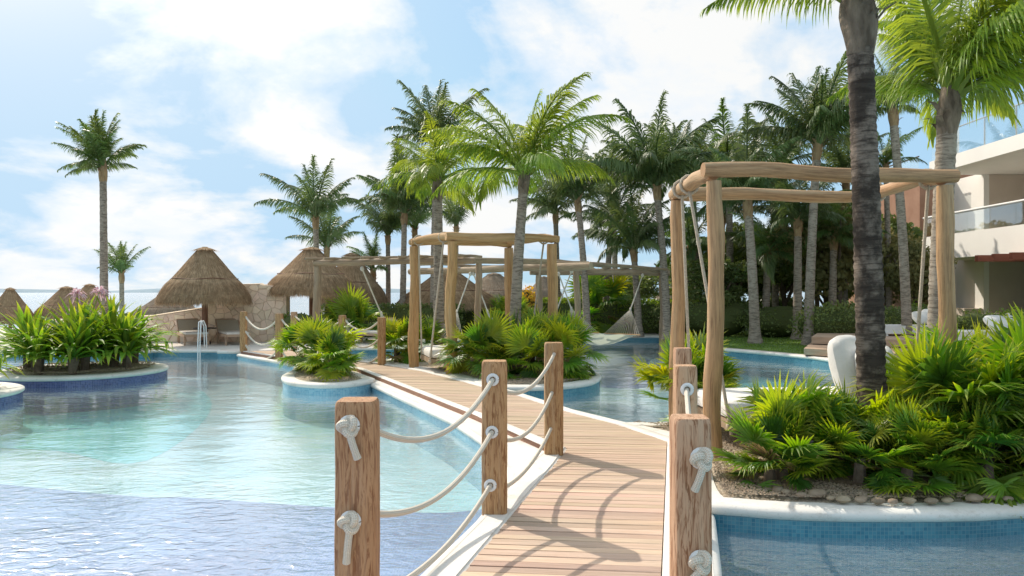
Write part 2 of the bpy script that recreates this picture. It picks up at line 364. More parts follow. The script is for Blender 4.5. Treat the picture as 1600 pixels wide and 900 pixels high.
M['linen_grey'] = mat('cream_linen', (.74, .70, .62), .9, (.66, .62, .54), 6, bump=.3, bscale=9, bdist=.03)
def thatch_extra(t, c, off, tc, oi):
    a = t.n('ShaderNodeTexNoise', {'Vector': t.n('ShaderNodeMapping', {0: tc.outputs['UV'], 3: (30, .8, 1)}).outputs[0], 'Scale': 2, 'Detail': 6, 'Roughness': .7})
    return t.mix(t.ramp(a.outputs[0], [(.4, 0.), (.62, .85)]), c, (.17, .105, .055))
M['thatch'] = mat('thatch', (.56, .37, .21), .95, (.42, .27, .145), 3, extra=thatch_extra, bump=.8, bscale=30, bdist=.03, spec=.1)
M['straw'] = mat('thatch_straw', (.68, .48, .29), .9, (.46, .31, .175), 9, extra=thatch_extra, spec=.15, transl=.2, tcol=1.2)
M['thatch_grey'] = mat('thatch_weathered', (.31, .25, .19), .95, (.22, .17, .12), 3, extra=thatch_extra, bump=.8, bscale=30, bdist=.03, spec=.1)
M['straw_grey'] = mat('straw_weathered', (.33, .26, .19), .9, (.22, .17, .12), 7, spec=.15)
M['stone'] = mat('cream_wall_stone', (.90, .71, .53), .9, (.82, .62, .45), 7, var=.13, huevar=.012, bump=.5, bscale=25, bdist=.01)
M['mortar'] = mat('mortar', (.70, .56, .42), .95)
M['white_wall'] = mat('white_render', (.90, .865, .79), .85, (.87, .83, .76), 1.0)
M['beige_wall'] = mat('beige_render', (.66, .56, .46), .9, (.62, .52, .42), 1.5)
def terra_extra(t, c, off, tc, oi):
    br = t.n('ShaderNodeTexBrick', {'Vector': t.n('ShaderNodeMapping', {0: tc.outputs['Object'], 2: (pi / 2, 0, pi / 2)}).outputs[0], 'Color1': (.36, .20, .13, 1), 'Color2': (.30, .165, .105, 1), 'Mortar': (.25, .14, .09, 1),
             'Scale': 1, 'Mortar Size': .012, 'Brick Width': .9, 'Row Height': .3})
    return t.mix(.6, c, br.outputs[0])
M['terracotta'] = mat('terracotta_cladding', (.37, .215, .145), .9, (.31, .17, .11), 2, bump=.3)
M['red_beam'] = mat('red_brown_beam', (.34, .115, .07), .6, (.28, .09, .055), 3, stretch=(.4, 4, 4))
M['steel'] = mat('steel_rail', (.62, .62, .60), .3, metal=.9)
M['rail_white'] = mat('white_rail', (.8, .8, .78), .35)
M['dark_metal'] = mat('dark_metal', (.08, .07, .06), .5)
M['wicker'] = mat('taupe_sling', (.46, .41, .31), .85, (.40, .35, .26), 40, bump=.4)
M['deckwood'] = mat('terrace_timber', (.50, .35, .24), .75, (.40, .27, .18), 3, stretch=(.6, .6, 7), var=.12, bump=.3)
M['sand'] = mat('beach_sand', (.72, .66, .56), .95, (.64, .57, .47), .4, bump=.3)
M['hills'] = mat('far_shore', (.30, .38, .42), 1, (.26, .34, .38), .01)  # distance haze put into the colour as a bluish grey
M['pink'] = mat('lily_petal', (.62, .36, .42), .6, (.75, .58, .58), 20, transl=.35, tcol=1.2)
M['flower_orange'] = mat('orange_leaf', (.62, .30, .05), .5, (.5, .42, .06), 6, var=.2, transl=.35)
def glass():
    m = bpy.data.materials.new('balcony_glass'); m.use_nodes = True; t = NT(m.node_tree)
    fr = t.n('ShaderNodeFresnel', {0: 1.5}); f = t.math('MULTIPLY_ADD', fr.outputs[0], .35, .02, clamp=True)
    a = t.n('ShaderNodeBsdfTransparent', {0: (.95, .975, .97, 1)}); g = t.n('ShaderNodeBsdfGlossy', {0: (1, 1, 1, 1), 1: .02})
    t.n('ShaderNodeOutputMaterial', {0: t.n('ShaderNodeMixShader', {0: f, 1: a.outputs[0], 2: g.outputs[0]}).outputs[0]}); return m
M['glass'] = glass()
def water(name, tint, scale, strength, rough=.02, diff_mix=0, body=None, calm=None):
    m = bpy.data.materials.new(name); m.use_nodes = True; t = NT(m.node_tree); tc = t.n('ShaderNodeTexCoord')
    mp = t.n('ShaderNodeMapping', {0: tc.outputs['Object'], 2: (0, 0, radians(12)), 3: (.6, 1, 1)})
    a = t.n('ShaderNodeTexNoise', {'Vector': mp.outputs[0], 'Scale': scale, 'Detail': 3, 'Roughness': .5, 'Distortion': .6})
    b = t.n('ShaderNodeTexNoise', {'Vector': mp.outputs[0], 'Scale': scale * .16, 'Detail': 2, 'Distortion': .3})
    fine = t.math('MULTIPLY', a.outputs[0], .55)
    if calm:      # breeze-ruffled patch against the sheltered, calmer part of the pool
        y = t.n('ShaderNodeSeparateXYZ', {0: tc.outputs['Object']}).outputs[1]
        p = t.n('ShaderNodeTexNoise', {'Vector': tc.outputs['Object'], 'Scale': .35, 'Detail': 2}).outputs[0]
        g = t.n('ShaderNodeMapRange', {0: t.math('MULTIPLY_ADD', p, 5.0, y), 1: calm[0], 2: calm[1], 3: calm[2], 4: calm[3]}, interpolation_type='SMOOTHSTEP').outputs[0]
        fine = t.math('MULTIPLY', fine, g)
    h = t.math('ADD', fine, b.outputs[0])
    bp = t.n('ShaderNodeBump', {'Strength': 1, 'Distance': strength, 'Height': h})
    lw = t.n('ShaderNodeLayerWeight', {0: .5, 1: bp.outputs[0]}).outputs['Facing']   # Schlick reflectance, the same from both sides
    fr = t.math('MULTIPLY_ADD', t.math('POWER', lw, 4.0), .965, .035, clamp=True)
    g = t.n('ShaderNodeBsdfGlossy', {0: (1, 1, 1, 1), 1: rough, 'Normal': bp.outputs[0]})
    tr = t.n('ShaderNodeBsdfTransparent', {0: (*tint, 1)}).outputs[0]
    if diff_mix:
        df = t.n('ShaderNodeBsdfDiffuse', {0: (*body, 1)})
        tr = t.n('ShaderNodeMixShader', {0: diff_mix, 1: tr, 2: df.outputs[0]}).outputs[0]
    t.n('ShaderNodeOutputMaterial', {0: t.n('ShaderNodeMixShader', {0: fr, 1: tr, 2: g.outputs[0]}).outputs[0]}); return m
M['water'] = water('pool_water', (.95, .99, .99), 12.0, .018, rough=.08, diff_mix=.13, body=(.78, .86, .89), calm=(-4.0, .8, 1.9, .38))  # pale diffuse share added to brighten the water; brightness put into its colour
M['sea'] = water('sea_water', (1, 1, 1), .35, .9, .12, diff_mix=1.0, body=(.10, .20, .24))
def net():
    m = bpy.data.materials.new('hammock_net'); m.use_nodes = True; t = NT(m.node_tree)
    d = t.n('ShaderNodeBsdfDiffuse', {0: (.66, .68, .55, 1)}); tl = t.n('ShaderNodeBsdfTranslucent', {0: (.62, .66, .50, 1)})
    t.n('ShaderNodeOutputMaterial', {0: t.n('ShaderNodeMixShader', {0: .4, 1: d.outputs[0], 2: tl.outputs[0]}).outputs[0]}); return m
M['net'] = net()
# ================================================================== SETTING
WZ = -.18
def struct(o): o['kind'] = 'structure'; return o
# sea, beach, far shore
mb = MB(); mb.sheet([(-20000, 70), (20000, 70), (20000, 24000), (-20000, 24000)], -2.2)
struct(mb.build('sea', M['sea'], base=(0, 70, -2.2), smooth=False))
mb = MB()
N1, N2 = 60, 14
for j in range(N2 + 1):
    for i in range(N1 + 1):
        x = -180 + 360 * i / N1; y = 22 + 58 * j / N2
        z = -1.75 - max(0, (y - 66)) * .06 + .12 * mnoise.noise(Vector((x * .15, y * .2, 0)))
        mb.v.append((x, y, z)); mb.uv.append((x, y))
for j in range(N2):
    for i in range(N1):
        b = j * (N1 + 1) + i; mb.f.append((b, b + 1, b + N1 + 2, b + N1 + 1))
struct(mb.build('beach', M['sand'], base=(0, 22, -1.8)))
mb = MB(); n = 90
for i in range(n + 1):
    x = -9500 + 19000 * i / n; h = 25 + 45 * max(0, mnoise.noise(Vector((x * .0007, 3, 0))) + .45)
    mb.v += [(x, 11000, -3), (x, 11200, h), (x, 12500, h * .8)]; mb.uv += [(0, 0)] * 3
for i in range(n):
    b = 3 * i; mb.f += [(b, b + 3, b + 4, b + 1), (b + 1, b + 4, b + 5, b + 2)]
struct(mb.build('far_shore', M['hills'], base=(0, 11000, -3)))

# pool basin floor: one sheet, with bands of darker mosaic laid on it
FZ = -.62
mb = MB(); mb.sheet([(-45, -8), (45, -8), (45, 32), (-45, 32)], FZ)
floor = struct(mb.build('pool_floor', M['floor_aqua'], base=(0, 10, FZ), smooth=False))
def fp(px, py): v = P(px, py, FZ); return (v.x, v.y)
def band(pts, m, z, nm='mosaic_band'):
    b = MB(); b.sheet([(p.x, p.y) for p in spline([Vector((a, c)) for a, c in pts], 5)], FZ + z)
    b.build(nm, M[m], floor, smooth=False)
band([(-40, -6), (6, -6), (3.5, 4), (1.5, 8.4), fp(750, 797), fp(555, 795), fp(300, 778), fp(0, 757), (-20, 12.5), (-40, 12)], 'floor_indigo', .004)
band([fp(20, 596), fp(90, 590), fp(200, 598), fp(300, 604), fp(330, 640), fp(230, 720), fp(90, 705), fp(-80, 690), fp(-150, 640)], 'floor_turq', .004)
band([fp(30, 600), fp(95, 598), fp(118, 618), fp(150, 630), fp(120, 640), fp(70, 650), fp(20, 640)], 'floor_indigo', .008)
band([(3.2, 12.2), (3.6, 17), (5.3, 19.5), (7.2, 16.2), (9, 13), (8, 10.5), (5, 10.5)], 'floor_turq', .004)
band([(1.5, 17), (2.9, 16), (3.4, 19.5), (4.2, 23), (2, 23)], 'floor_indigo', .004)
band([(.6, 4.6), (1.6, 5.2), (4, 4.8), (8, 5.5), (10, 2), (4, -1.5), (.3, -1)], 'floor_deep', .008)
# water
mb = MB(); mb.sheet([(-44.9, -7.9), (44.9, -7.9), (44.9, 27), (-44.9, 27)], WZ)
struct(mb.build('pool_water', M['water'], base=(0, 10, WZ), smooth=False))

def rounded_edge(mb, poly, z, lip=.022, th=.07, wd=.3):
    """bull-nosed coping ring along a closed outline; the outline runs counter-clockwise"""
    n = len(poly); rows = [(wd, 0.0), (wd * .5, .004), (.03, .004), (.006, -.004), (-lip * .7, -.016), (-lip, -th * .5), (-lip * .7, -th + .012), (.0, -th)]
    rings = [[(p.x, p.y, z + dz) for p in inset(poly, ins)] for ins, dz in rows]
    vs = []; fs = []
    for r in rings: vs += r
    for i in range(len(rows) - 1):
        for k in range(n):
            a, b = i * n + k, i * n + (k + 1) % n; fs.append((a, a + n, b + n, b))
    mb.add(vs, fs, [(p[0], p[1]) for p in vs])
def planter(name, outline, tile, wd=.3, mound=.05, z=0.0, per=6, ground='gravel', bed=True):
    poly = spline([Vector(p) for p in outline], per) if per else [Vector(p) for p in outline]
    area = sum(poly[i].x * poly[(i + 1) % len(poly)].y - poly[(i + 1) % len(poly)].x * poly[i].y for i in range(len(poly)))
    if area < 0: poly = poly[::-1]
    cx = sum(p.x for p in poly) / len(poly); cyy = sum(p.y for p in poly) / len(poly)
    wmb = MB(); wmb.prism(inset(poly, .004), FZ - .05, z - .05, top=False)
    root = struct(wmb.build(name, M[tile], base=(cx, cyy, z), smooth=False))
    c = MB(); rounded_edge(c, poly, z, wd=wd); c.build('coping', M['coping'], root)
    g = MB(); K = 12; inner = inset(poly, wd - .02); n = len(inner)
    for k in range(K + 1):
        t = k / K
        for i, p in enumerate(inner):
            q = Vector((cx, cyy)).lerp(p, t)
            h = z - .012 + mound * (1 - t ** 3) + (0 if k == K else .018 * mnoise.noise(Vector((q.x * 5, q.y * 5, 0))))
            g.v.append((q.x, q.y, h)); g.uv.append((q.x, q.y))
    for k in range(K):
        for i in range(n):
            a, b = k * n + i, k * n + (i + 1) % n
            if k == 0: g.f.append((a, b + n, b + 0) if False else (a, a + n, b + n))
            else: g.f.append((a, a + n, b + n, b))
    g.build('gravel_bed', M[ground], root)
    return root, poly
ia, pa = planter('lily_planter', circle(-8.15, 14.0, 1.45), 'tile_indigo', per=0, mound=.07)
ib, pb = planter('corner_planter', circle(-8.60, 10.75, 1.22), 'tile_indigo', per=0)
ic, pc = planter('small_planter', [(-2.33, 12.35), (-2.6, 11.78), (-3.1, 11.66), (-3.68, 12.1), (-4.02, 12.9), (-4.12, 13.8), (-4.25, 14.6), (-3.98, 14.8), (-3.3, 14.15), (-2.85, 13.4), (-2.5, 12.8)], 'tile_light', wd=.2)
iF, pF = planter('palm_planter', [(-.70, 12.15), (-.2, 11.42), (.58, 11.42), (1.25, 11.95), (1.55, 12.93), (1.45, 13.9), (1.1, 14.8), (.6, 15.8), (-.5, 16.8), (-1.8, 17.1), (-2.6, 16.3), (-2.68, 15.4), (-2.15, 14.55), (-1.4, 13.6)], 'tile_mid', wd=.24)
iE, pE = planter('swing_bed_planter', [(1.18, 8.17), (1.75, 8.27), (2.4, 8.75), (3.5, 9.1), (5, 9.2), (6.5, 8.8), (7.6, 7.6), (7.2, 6.2), (5.6, 5.4), (4.4, 5.1), (3.43, 4.95), (2.96, 4.88), (2.13, 4.88), (1.6, 4.98), (1.30, 5.2), (1.46, 6.2), (1.68, 7.1), (1.52, 7.5)], 'tile_mid', wd=.2, mound=.06)
def inpoly(x, y, poly):
    r = False; n = len(poly)
    for i in range(n):
        a, b = poly[i], poly[i - 1]
        if (a.y > y) != (b.y > y) and x < (b.x - a.x) * (y - a.y) / (b.y - a.y) + a.x: r = not r
    return r
def blob(mb, c, rx, ry, rz, rot, n=8, m=5, seed=0):
    vs = []; fs = []
    for j in range(m + 1):
        ph = pi * j / m
        for k in range(n):
            th = 2 * pi * k / n; v = Vector((sin(ph) * cos(th), sin(ph) * sin(th), cos(ph)))
            q = 1 + .18 * mnoise.noise(v * 1.3 + Vector((seed, seed * 2, 0)))
            x, y = v.x * rx * q, v.y * ry * q
            vs.append((c[0] + x * cos(rot) - y * sin(rot), c[1] + x * sin(rot) + y * cos(rot), c[2] + v.z * rz * q))
    for j in range(m):
        for k in range(n): a, b = j * n + k, j * n + (k + 1) % n; fs.append((a, a + n, b + n, b))
    mb.add(vs, fs)
# loose pebbles on the near beds: real stones, far too many to count
def pebbles(root, poly, region, count, z, smin=.006, smax=.016):
    ip = inset(poly, .22); b = MB(); k = 0; x0, x1, y0, y1 = region
    while k < count:
        x, y = random.uniform(x0, x1), random.uniform(y0, y1); k += 1
        if not inpoly(x, y, ip): continue
        s = random.uniform(smin, smax); r = random.random() * pi; h = s * random.uniform(.4, .8)
        vs = [(x + s * cos(r), y + s * sin(r), z), (x + s * .7 * cos(r + 1.7), y + s * .7 * sin(r + 1.7), z), (x - s * cos(r + .2), y - s * sin(r + .2), z),
              (x + s * .7 * cos(r - 1.5), y + s * .7 * sin(r - 1.5), z), (x + random.uniform(-.3, .3) * s, y + random.uniform(-.3, .3) * s, z + h)]
        b.add(vs, [(0, 1, 4), (1, 2, 4), (2, 3, 4), (3, 0, 4)])
    o = b.build('loose_pebbles', M['pebble'], root, smooth=False); o['kind'] = 'stuff'
pebbles(iE, pE, (1.2, 4.6, 5.0, 6.0), 15000, .03)
pebbles(iE, pE, (1.1, 2.2, 6.0, 8.3), 7000, .035)
pebbles(iF, pF, (-2, 1.4, 11.6, 14), 9000, .025, .01, .02)
pebbles(ia, pa, (-9.6, -6.7, 12.6, 15), 6000, .045, .01, .025)
pebbles(ic, pc, (-4, -2.3, 11.8, 14), 2500, .03, .01, .02)
# dark soil under the big clump and the edging stones
sb = MB(); sp = spline([Vector(p) for p in [(2.25, 5.62), (2.9, 5.3), (3.6, 5.26), (4.6, 5.5), (5.4, 6), (5, 7), (3.5, 6.9), (2.4, 6.4)]], 5); nn = len(sp)
sc_ = Vector((3.7, 6.0)); K = 6
for k in range(K + 1):
    for p in sp:
        q = sc_.lerp(p, k / K); sb.v.append((q.x, q.y, .075 - .04 * (k / K) ** 2 + .012 * mnoise.noise(Vector((q.x * 7, q.y * 7, 1))))); sb.uv.append((q.x, q.y))
for k in range(K):
    for i in range(nn):
        a, b = k * nn + i, k * nn + (i + 1) % nn; sb.f.append((a, a + nn, b + nn) if k == 0 else (a, a + nn, b + nn, b))
sb.build('soil_patch', M['soil'], iE)
for i, (px, py, s) in enumerate([(1178, 750, .05), (1190, 758, .045), (1205, 768, .06), (1216, 775, .065), (1228, 778, .05), (1252, 783, .05), (1277, 781, .085), (1298, 788, .04), (1318, 790, .065), (1345, 790, .06),
                                 (1372, 792, .06), (1395, 793, .05), (1420, 792, .06), (1455, 792, .06), (1480, 791, .05), (1522, 788, .075), (1548, 786, .07), (1575, 789, .05), (1600, 786, .06), (1170, 742, .04), (1240, 769, .04)]):
    p = P(px, py - 13, .05); b = MB(); blob(b, (p.x, p.y, .036), s * .85, s * .6, s * .36, random.random() * .6, n=10, m=6, seed=i * 3.1)
    b.build('edging_stone', M['pebble'], iE)

# ---------------------------------------------------------------- boardwalk
Lp = [(-1.3, -.3), (.517, 6.83), (-.36, 8.82), (-2.86, 14.1), (-4.2, 15.6), (-5.0, 16.4), (-6.6, 18.25)]
Rp = [(-.13, -.3), (1.506, 7.157), (1.14, 8.1), (.63, 9.0), (-.08, 10.7), (-.46, 11.27), (-.92, 12.17), (-1.65, 13.5), (-2.45, 14.6), (-3.8, 16.2), (-5.55, 18.4)]
bw = MB(); bw.sheet([Vector(p) for p in Lp] + [Vector(p) for p in Rp[::-1]], -.012)  # dark sheet added under the planks so their gaps look shaded
walk = struct(bw.build('boardwalk', M['dark'], base=(0, 5, 0), smooth=False))
ang = radians(-6); dv = Vector((cos(ang), sin(ang))); nv = Vector((-sin(ang), cos(ang)))
poly = [Vector(p) for p in Lp] + [Vector(p) for p in Rp[::-1]]
def cut(s):
    ts = []
    for i in range(len(poly)):
        a, b = poly[i - 1], poly[i]; sa, sb_ = a.dot(nv) - s, b.dot(nv) - s
        if (sa > 0) != (sb_ > 0):
            q = a.lerp(b, sa / (sa - sb_)); ts.append(q.dot(dv))
    return (min(ts), max(ts)) if len(ts) >= 2 else None
s = 1.2; k = 0
while s < 19:
    wdt = .087 * random.uniform(.9, 1.1) if s > 0 else .09
    g = random.choice([.004, .005, .006, .009])
    a, b = cut(s + g / 2), cut(s + wdt - g / 2)
    if a and b:
        e = random.uniform(-.006, .006)
        fl = [dv * (a[0] + e) + nv * (s + g / 2), dv * (a[1]) + nv * (s + g / 2), dv * (b[1]) + nv * (s + wdt - g / 2), dv * (b[0] + e) + nv * (s + wdt - g / 2)]
        c = sum(fl, Vector((0, 0))) / 4; dz = random.uniform(-.002, .0025)
        m = MB(); top = [(p.x, p.y, dz) for p in fl]; bot = [(p.x, p.y, dz - .03) for p in fl]
        ch = [(c.x + (p.x - c.x) * .999, c.y + (p.y - c.y) * (1 - .003 / (wdt / 2)), dz) for p in fl]
        low = [(p.x, p.y, dz - .003) for p in fl]
        m.add(ch + low + bot, [(0, 1, 2, 3)] + [(4 + i, 4 + (i + 1) % 4, (i + 1) % 4, i) for i in range(4)] + [(8 + i, 8 + (i + 1) % 4, 4 + (i + 1) % 4, 4 + i) for i in range(4)])
        o = m.build('plank', M['plank'] if s < 6.2 else M['plank2'], None, smooth=False, base=(c.x, c.y, 0))
        o.rotation_euler = (0, 0, 0)
        # turn the plank's own axes along its length so the grain follows
        R = Matrix.Rotation(-ang, 4, 'Z'); o.data.transform(R); o.rotation_euler = (0, 0, ang)
        o.parent = walk; o.location = Vector((c.x, c.y, 0)) - Vector((0, 5, 0))
    s += wdt; k += 1
# concrete base of the walk, with the tiled pool side
base = [(-1.9, -.4), (-1.1, 1.5), (-.80, 2.9), (-.458, 3.764), (-.21, 4.68), (-.03, 5.6), (-.02, 6.1), (-.12, 6.7), (-.32, 7.6), (-.72, 8.75), (-1.53, 10.5), (-2.36, 12.3), (-3.0, 13.75), (-4.3, 15.2), (-5.07, 16.15), (-6.75, 18.1), (-6.6, 18.8), (-5.2, 19.4),
        (-5.2, 18.4), (-3.55, 16.3), (-2.2, 14.7), (-1.4, 13.6), (-.70, 12.2), (-.3, 11.35), (.05, 10.75), (.76, 9.05), (1.28, 8.1), (1.66, 7.2), (1.52, 6.0), (1.36, 5.0), (1.0, 3.5), (.55, 1.5), (.1, -.4)]
wb = MB(); bp = [Vector(p) for p in base]; wb.prism(inset(bp[::-1], .004), FZ - .05, -.07, top=False)
br = struct(wb.build('bridge_base', M['tile_light'], base=(0, 5, -.1), smooth=False))
cb = MB(); q = bp[::-1]; rounded_edge(cb, q, -.06, wd=.05); cb.sheet(inset(q, .048), -.058); cb.build('coping', M['coping'], br)
def ribbon(mb, A, B, z0, z1):
    n = len(A); vs = []; fs = []
    for a, b in zip(A, B): vs += [(a[0], a[1], z0), (a[0], a[1], z1 - .008), ((a[0] * .93 + b[0] * .07), (a[1] * .93 + b[1] * .07), z1), ((a[0] * .07 + b[0] * .93), (a[1] * .07 + b[1] * .93), z1), (b[0], b[1], z1 - .008), (b[0], b[1], z0)]
    for i in range(n - 1):
        for j in range(5): a = i * 6 + j; fs.append((a, a + 1, a + 7, a + 6))
    fs.append(tuple(range(6))); fs.append(tuple(range(6 * n - 6, 6 * n))[::-1]); mb.add(vs, fs, [(v[0], v[1]) for v in vs])
def offs(path, d, closed=False):
    out = []; n = len(path)
    for i in range(n):
        a = Vector(path[max(i - 1, 0)]); b = Vector(path[min(i + 1, n - 1)]); t = (b - a).normalized()
        if 0 < i < n - 1:
            t1 = (Vector(path[i]) - a).normalized(); t2 = (b - Vector(path[i])).normalized(); t = (t1 + t2).normalized(); k = 1 / max(.5, t.dot(t1))
        else: k = 1
        out.append(Vector(path[i]) + Vector((-t.y, t.x)) * d * k)
    return out
rc = MB(); A = offs(Rp, -.006); B = offs(Rp, -.135); ribbon(rc, B, A, -.06, .014); rc.build('right_curb', M['coping'], br)
L2 = Lp[1:]; A = offs(L2, .006); B = offs(L2, .12); A[0] = Vector((.50, 6.86)); B[0] = Vector((.36, 6.82))
lc = MB(); ribbon(lc, B, A, -.004, .012); lc.build('left_curb', M['coping'], br)
fa = MB(); ribbon(fa, offs(L2, .124), offs(L2, .10), -.058, .0); fa.build('fascia_board', M['fascia'], br)
# near white strip between the pool and the planks
ns = MB(); Lx = lambda y: .517 + (y - 6.83) * .2549
strip = [(-1.9, -.4), (-1.1, 1.5), (-.80, 2.9), (-.458, 3.764), (-.21, 4.68), (-.03, 5.55), (.12, 6.15), (.30, 6.75), (.42, 6.98), (.497, 6.85)]
ys = [6.82, 6.2, 5.5, 4.7, 3.8, 2.9, 1.5, -.4]; strip += [(Lx(y) - .006, y) for y in ys[1:]]
sp_ = [Vector(p) for p in strip][::-1]; rounded_edge(ns, sp_, .006, lip=.03, th=.055, wd=.02); ns.sheet(inset(sp_, .0195), .008)
ns.build('concrete_strip', M['coping'], br)

# ---------------------------------------------------------------- land round the pool
land = [(-44, 18.3), (-12.2, 18.3), (-11.8, 17.9), (-9.4, 17.9), (-9.1, 18.15), (-9.05, 18.6), (-7.4, 18.6), (-7.32, 18.3), (-6.8, 18.25), (-5.1, 19.3), (-2.7, 19.5), (-2.2, 20.4), (-1.9, 24.4), (4.9, 24.6), (5.3, 22.5), (5.2, 20.3), (5.55, 18.9), (6.35, 17.6), (6.8, 16.7), (6.98, 15.7), (7.4, 14.4), (8.5, 12.8), (10, 12), (14, 11.6), (44, 11.6), (44, 60), (6, 60), (6, 29), (-6.3, 27), (-6.4, 22.2), (-44, 22.2)]
lp = [Vector(p) for p in land]
tw = MB(); tw.prism(inset(lp, .004), FZ - .8, -.05, top=False); terr = struct(tw.build('pool_terrace', M['tile_mid'], base=(0, 20, 0), smooth=False))
tcb = MB(); rounded_edge(tcb, lp, 0, wd=.06); tcb.build('coping', M['coping'], terr)
tt = MB(); tt.sheet(inset(lp, .055), .002); tt.build('paving', M['terrace'], terr, smooth=False)
lw = MB(); lawn_poly = [(5.6, 19.3), (6.5, 17.9), (7.0, 16.9), (7.25, 15.9), (7.7, 14.6), (8.7, 13.2), (10.2, 12.4), (43, 12.1), (43, 59), (7, 59), (5.3, 27), (5.3, 25)]
lw.sheet([Vector(p) for p in lawn_poly], .02); lw.prism([Vector(p) for p in lawn_poly], -.01, .0195, top=False)
lawn = struct(lw.build('lawn', M['grass'], base=(10, 20, 0), smooth=False))
gb = MB(); lpv = [Vector(p) for p in lawn_poly]
for i in range(16000):
    x, y = random.uniform(5.4, 14), random.uniform(13.5, 27)
    if not inpoly(x, y, lpv): continue
    a = random.random() * pi; h = random.uniform(.02, .05); dx, dy = .012 * cos(a), .012 * sin(a); lx, ly = random.uniform(-.02, .02), random.uniform(-.02, .02)
    gb.add([(x - dx, y - dy, .02), (x + dx, y + dy, .02), (x + lx, y + ly, .02 + h)], [(0, 1, 2)])
g = gb.build('grass', M['grass_blade'], None, smooth=False, base=(9, 18, .02)); tag(g, 'short mown grass blades on the lawn beside the far pool edge', 'grass', kind='stuff')

# ---------------------------------------------------------------- cream stone wall (irregular stones)
def clip(poly, a, n):
    out = []
    for i in range(len(poly)):
        p, q = poly[i - 1], poly[i]; dp, dq = (p - a).dot(n), (q - a).dot(n)
        if (dp <= 0) != (dq <= 0): out.append(p.lerp(q, dp / (dp - dq)))
        if dq <= 0: out.append(q)
    return out
WD = 21.6
prof = [(-14, .6), (-12.2, .66), (-10.6, .74), (-9.07, .98), (-8.55, 1.30), (-7.95, 1.68), (-7.4, 1.68), (-6.62, 1.63)]
def ztop(x):
    for (a, za), (b, zb) in zip(prof, prof[1:]):
        if a <= x <= b: return za + (zb - za) * (x - a) / (b - a)
    return prof[-1][1] if x > 0 else prof[0][1]
rw = thing('stone_wall', 'low cream wall of irregular stones with a curved sloping top behind the loungers', 'wall', (-9, WD, 0))
cmb = MB(); n = 0; top = prof; vs = []
for x, z in prof: vs += [(x, WD, 0), (x, WD, z), (x, WD + .35, z), (x, WD + .35, 0)]
fs = []
for i in range(len(prof) - 1):
    b = 4 * i; fs += [(b, b + 4, b + 5, b + 1), (b + 1, b + 5, b + 6, b + 2), (b + 2, b + 6, b + 7, b + 3)]
e = 4 * (len(prof) - 1); fs += [(0, 1, 2, 3), (e, e + 3, e + 2, e + 1)]
cmb.add(vs, fs); cmb.build('mortar_core', M['mortar'], rw, smooth=False)
cap = MB(); cap.tube([(x, WD + .175, z + .01) for x, z in prof], .15, n=8, square=0); cap.v = [(x, WD + .17 + (y - WD - .175) * 1.25, z if True else z) for x, y, z in cap.v]
cap.v = [(x, y, (z - ztop(x)) * .22 + ztop(x) + .012) for x, y, z in cap.v]; cap.build('wall_cap', M['stone'], rw)
sites = []
x = -13.9
random.seed(11)
while x < -6.5:
    z = -.1
    while z < 1.9: sites.append(Vector((x + random.uniform(-.10, .10), z + random.uniform(-.10, .10)))); z += .205
    x += .22
cnt = 0
for i, sxy in enumerate(sites):
    zt = ztop(min(max(sxy.x, -14), -6.62))
    if sxy.y > zt + .2: continue
    pl = [sxy + Vector(q) for q in ((-.5, -.5), (.5, -.5), (.5, .5), (-.5, .5))]
    for j, t_ in enumerate(sites):
        if i != j and (t_ - sxy).length < .75: d = t_ - sxy; pl = clip(pl, sxy + d / 2 - d.normalized() * .006, d)
        if len(pl) < 3: break
    if len(pl) < 3: continue
    pl = clip(pl, Vector((0, .0)), Vector((0, -1))); pl = clip(pl, Vector((-6.62, 0)), Vector((1, 0))) if len(pl) > 2 else pl
    for (a, za), (b, zb) in zip(prof, prof[1:]):
        if len(pl) > 2 and a <= sxy.x <= b: pl = clip(pl, Vector((a, za - .012)), Vector((-(zb - za), b - a)))
    if len(pl) < 3: continue
    ar = abs(sum(pl[k - 1].x * pl[k].y - pl[k].x * pl[k - 1].y for k in range(len(pl)))) / 2
    if ar < .004: continue
    pr = random.uniform(.012, .032); m = MB(); nn = len(pl); c = sum(pl, Vector((0, 0))) / nn
    if sum(pl[k - 1].x * pl[k].y - pl[k].x * pl[k - 1].y for k in range(nn)) < 0: pl = pl[::-1]
    f0 = [(p.x, WD + .005, p.y) for p in pl]; f1 = [(p.x, WD - pr + .008, p.y) for p in pl]; f2 = [(c.x + (p.x - c.x) * .93, WD - pr, c.y + (p.y - c.y) * .93) for p in pl]
    m.add(f0 + f1 + f2, [tuple(range(2 * nn, 3 * nn))] + [(k, (k + 1) % nn, nn + (k + 1) % nn, nn + k) for k in range(nn)] + [(nn + k, nn + (k + 1) % nn, 2 * nn + (k + 1) % nn, 2 * nn + k) for k in range(nn)])
    m.build('stone', M['stone'], rw, smooth=False); cnt += 1
print('wall stones', cnt)
random.seed(5)
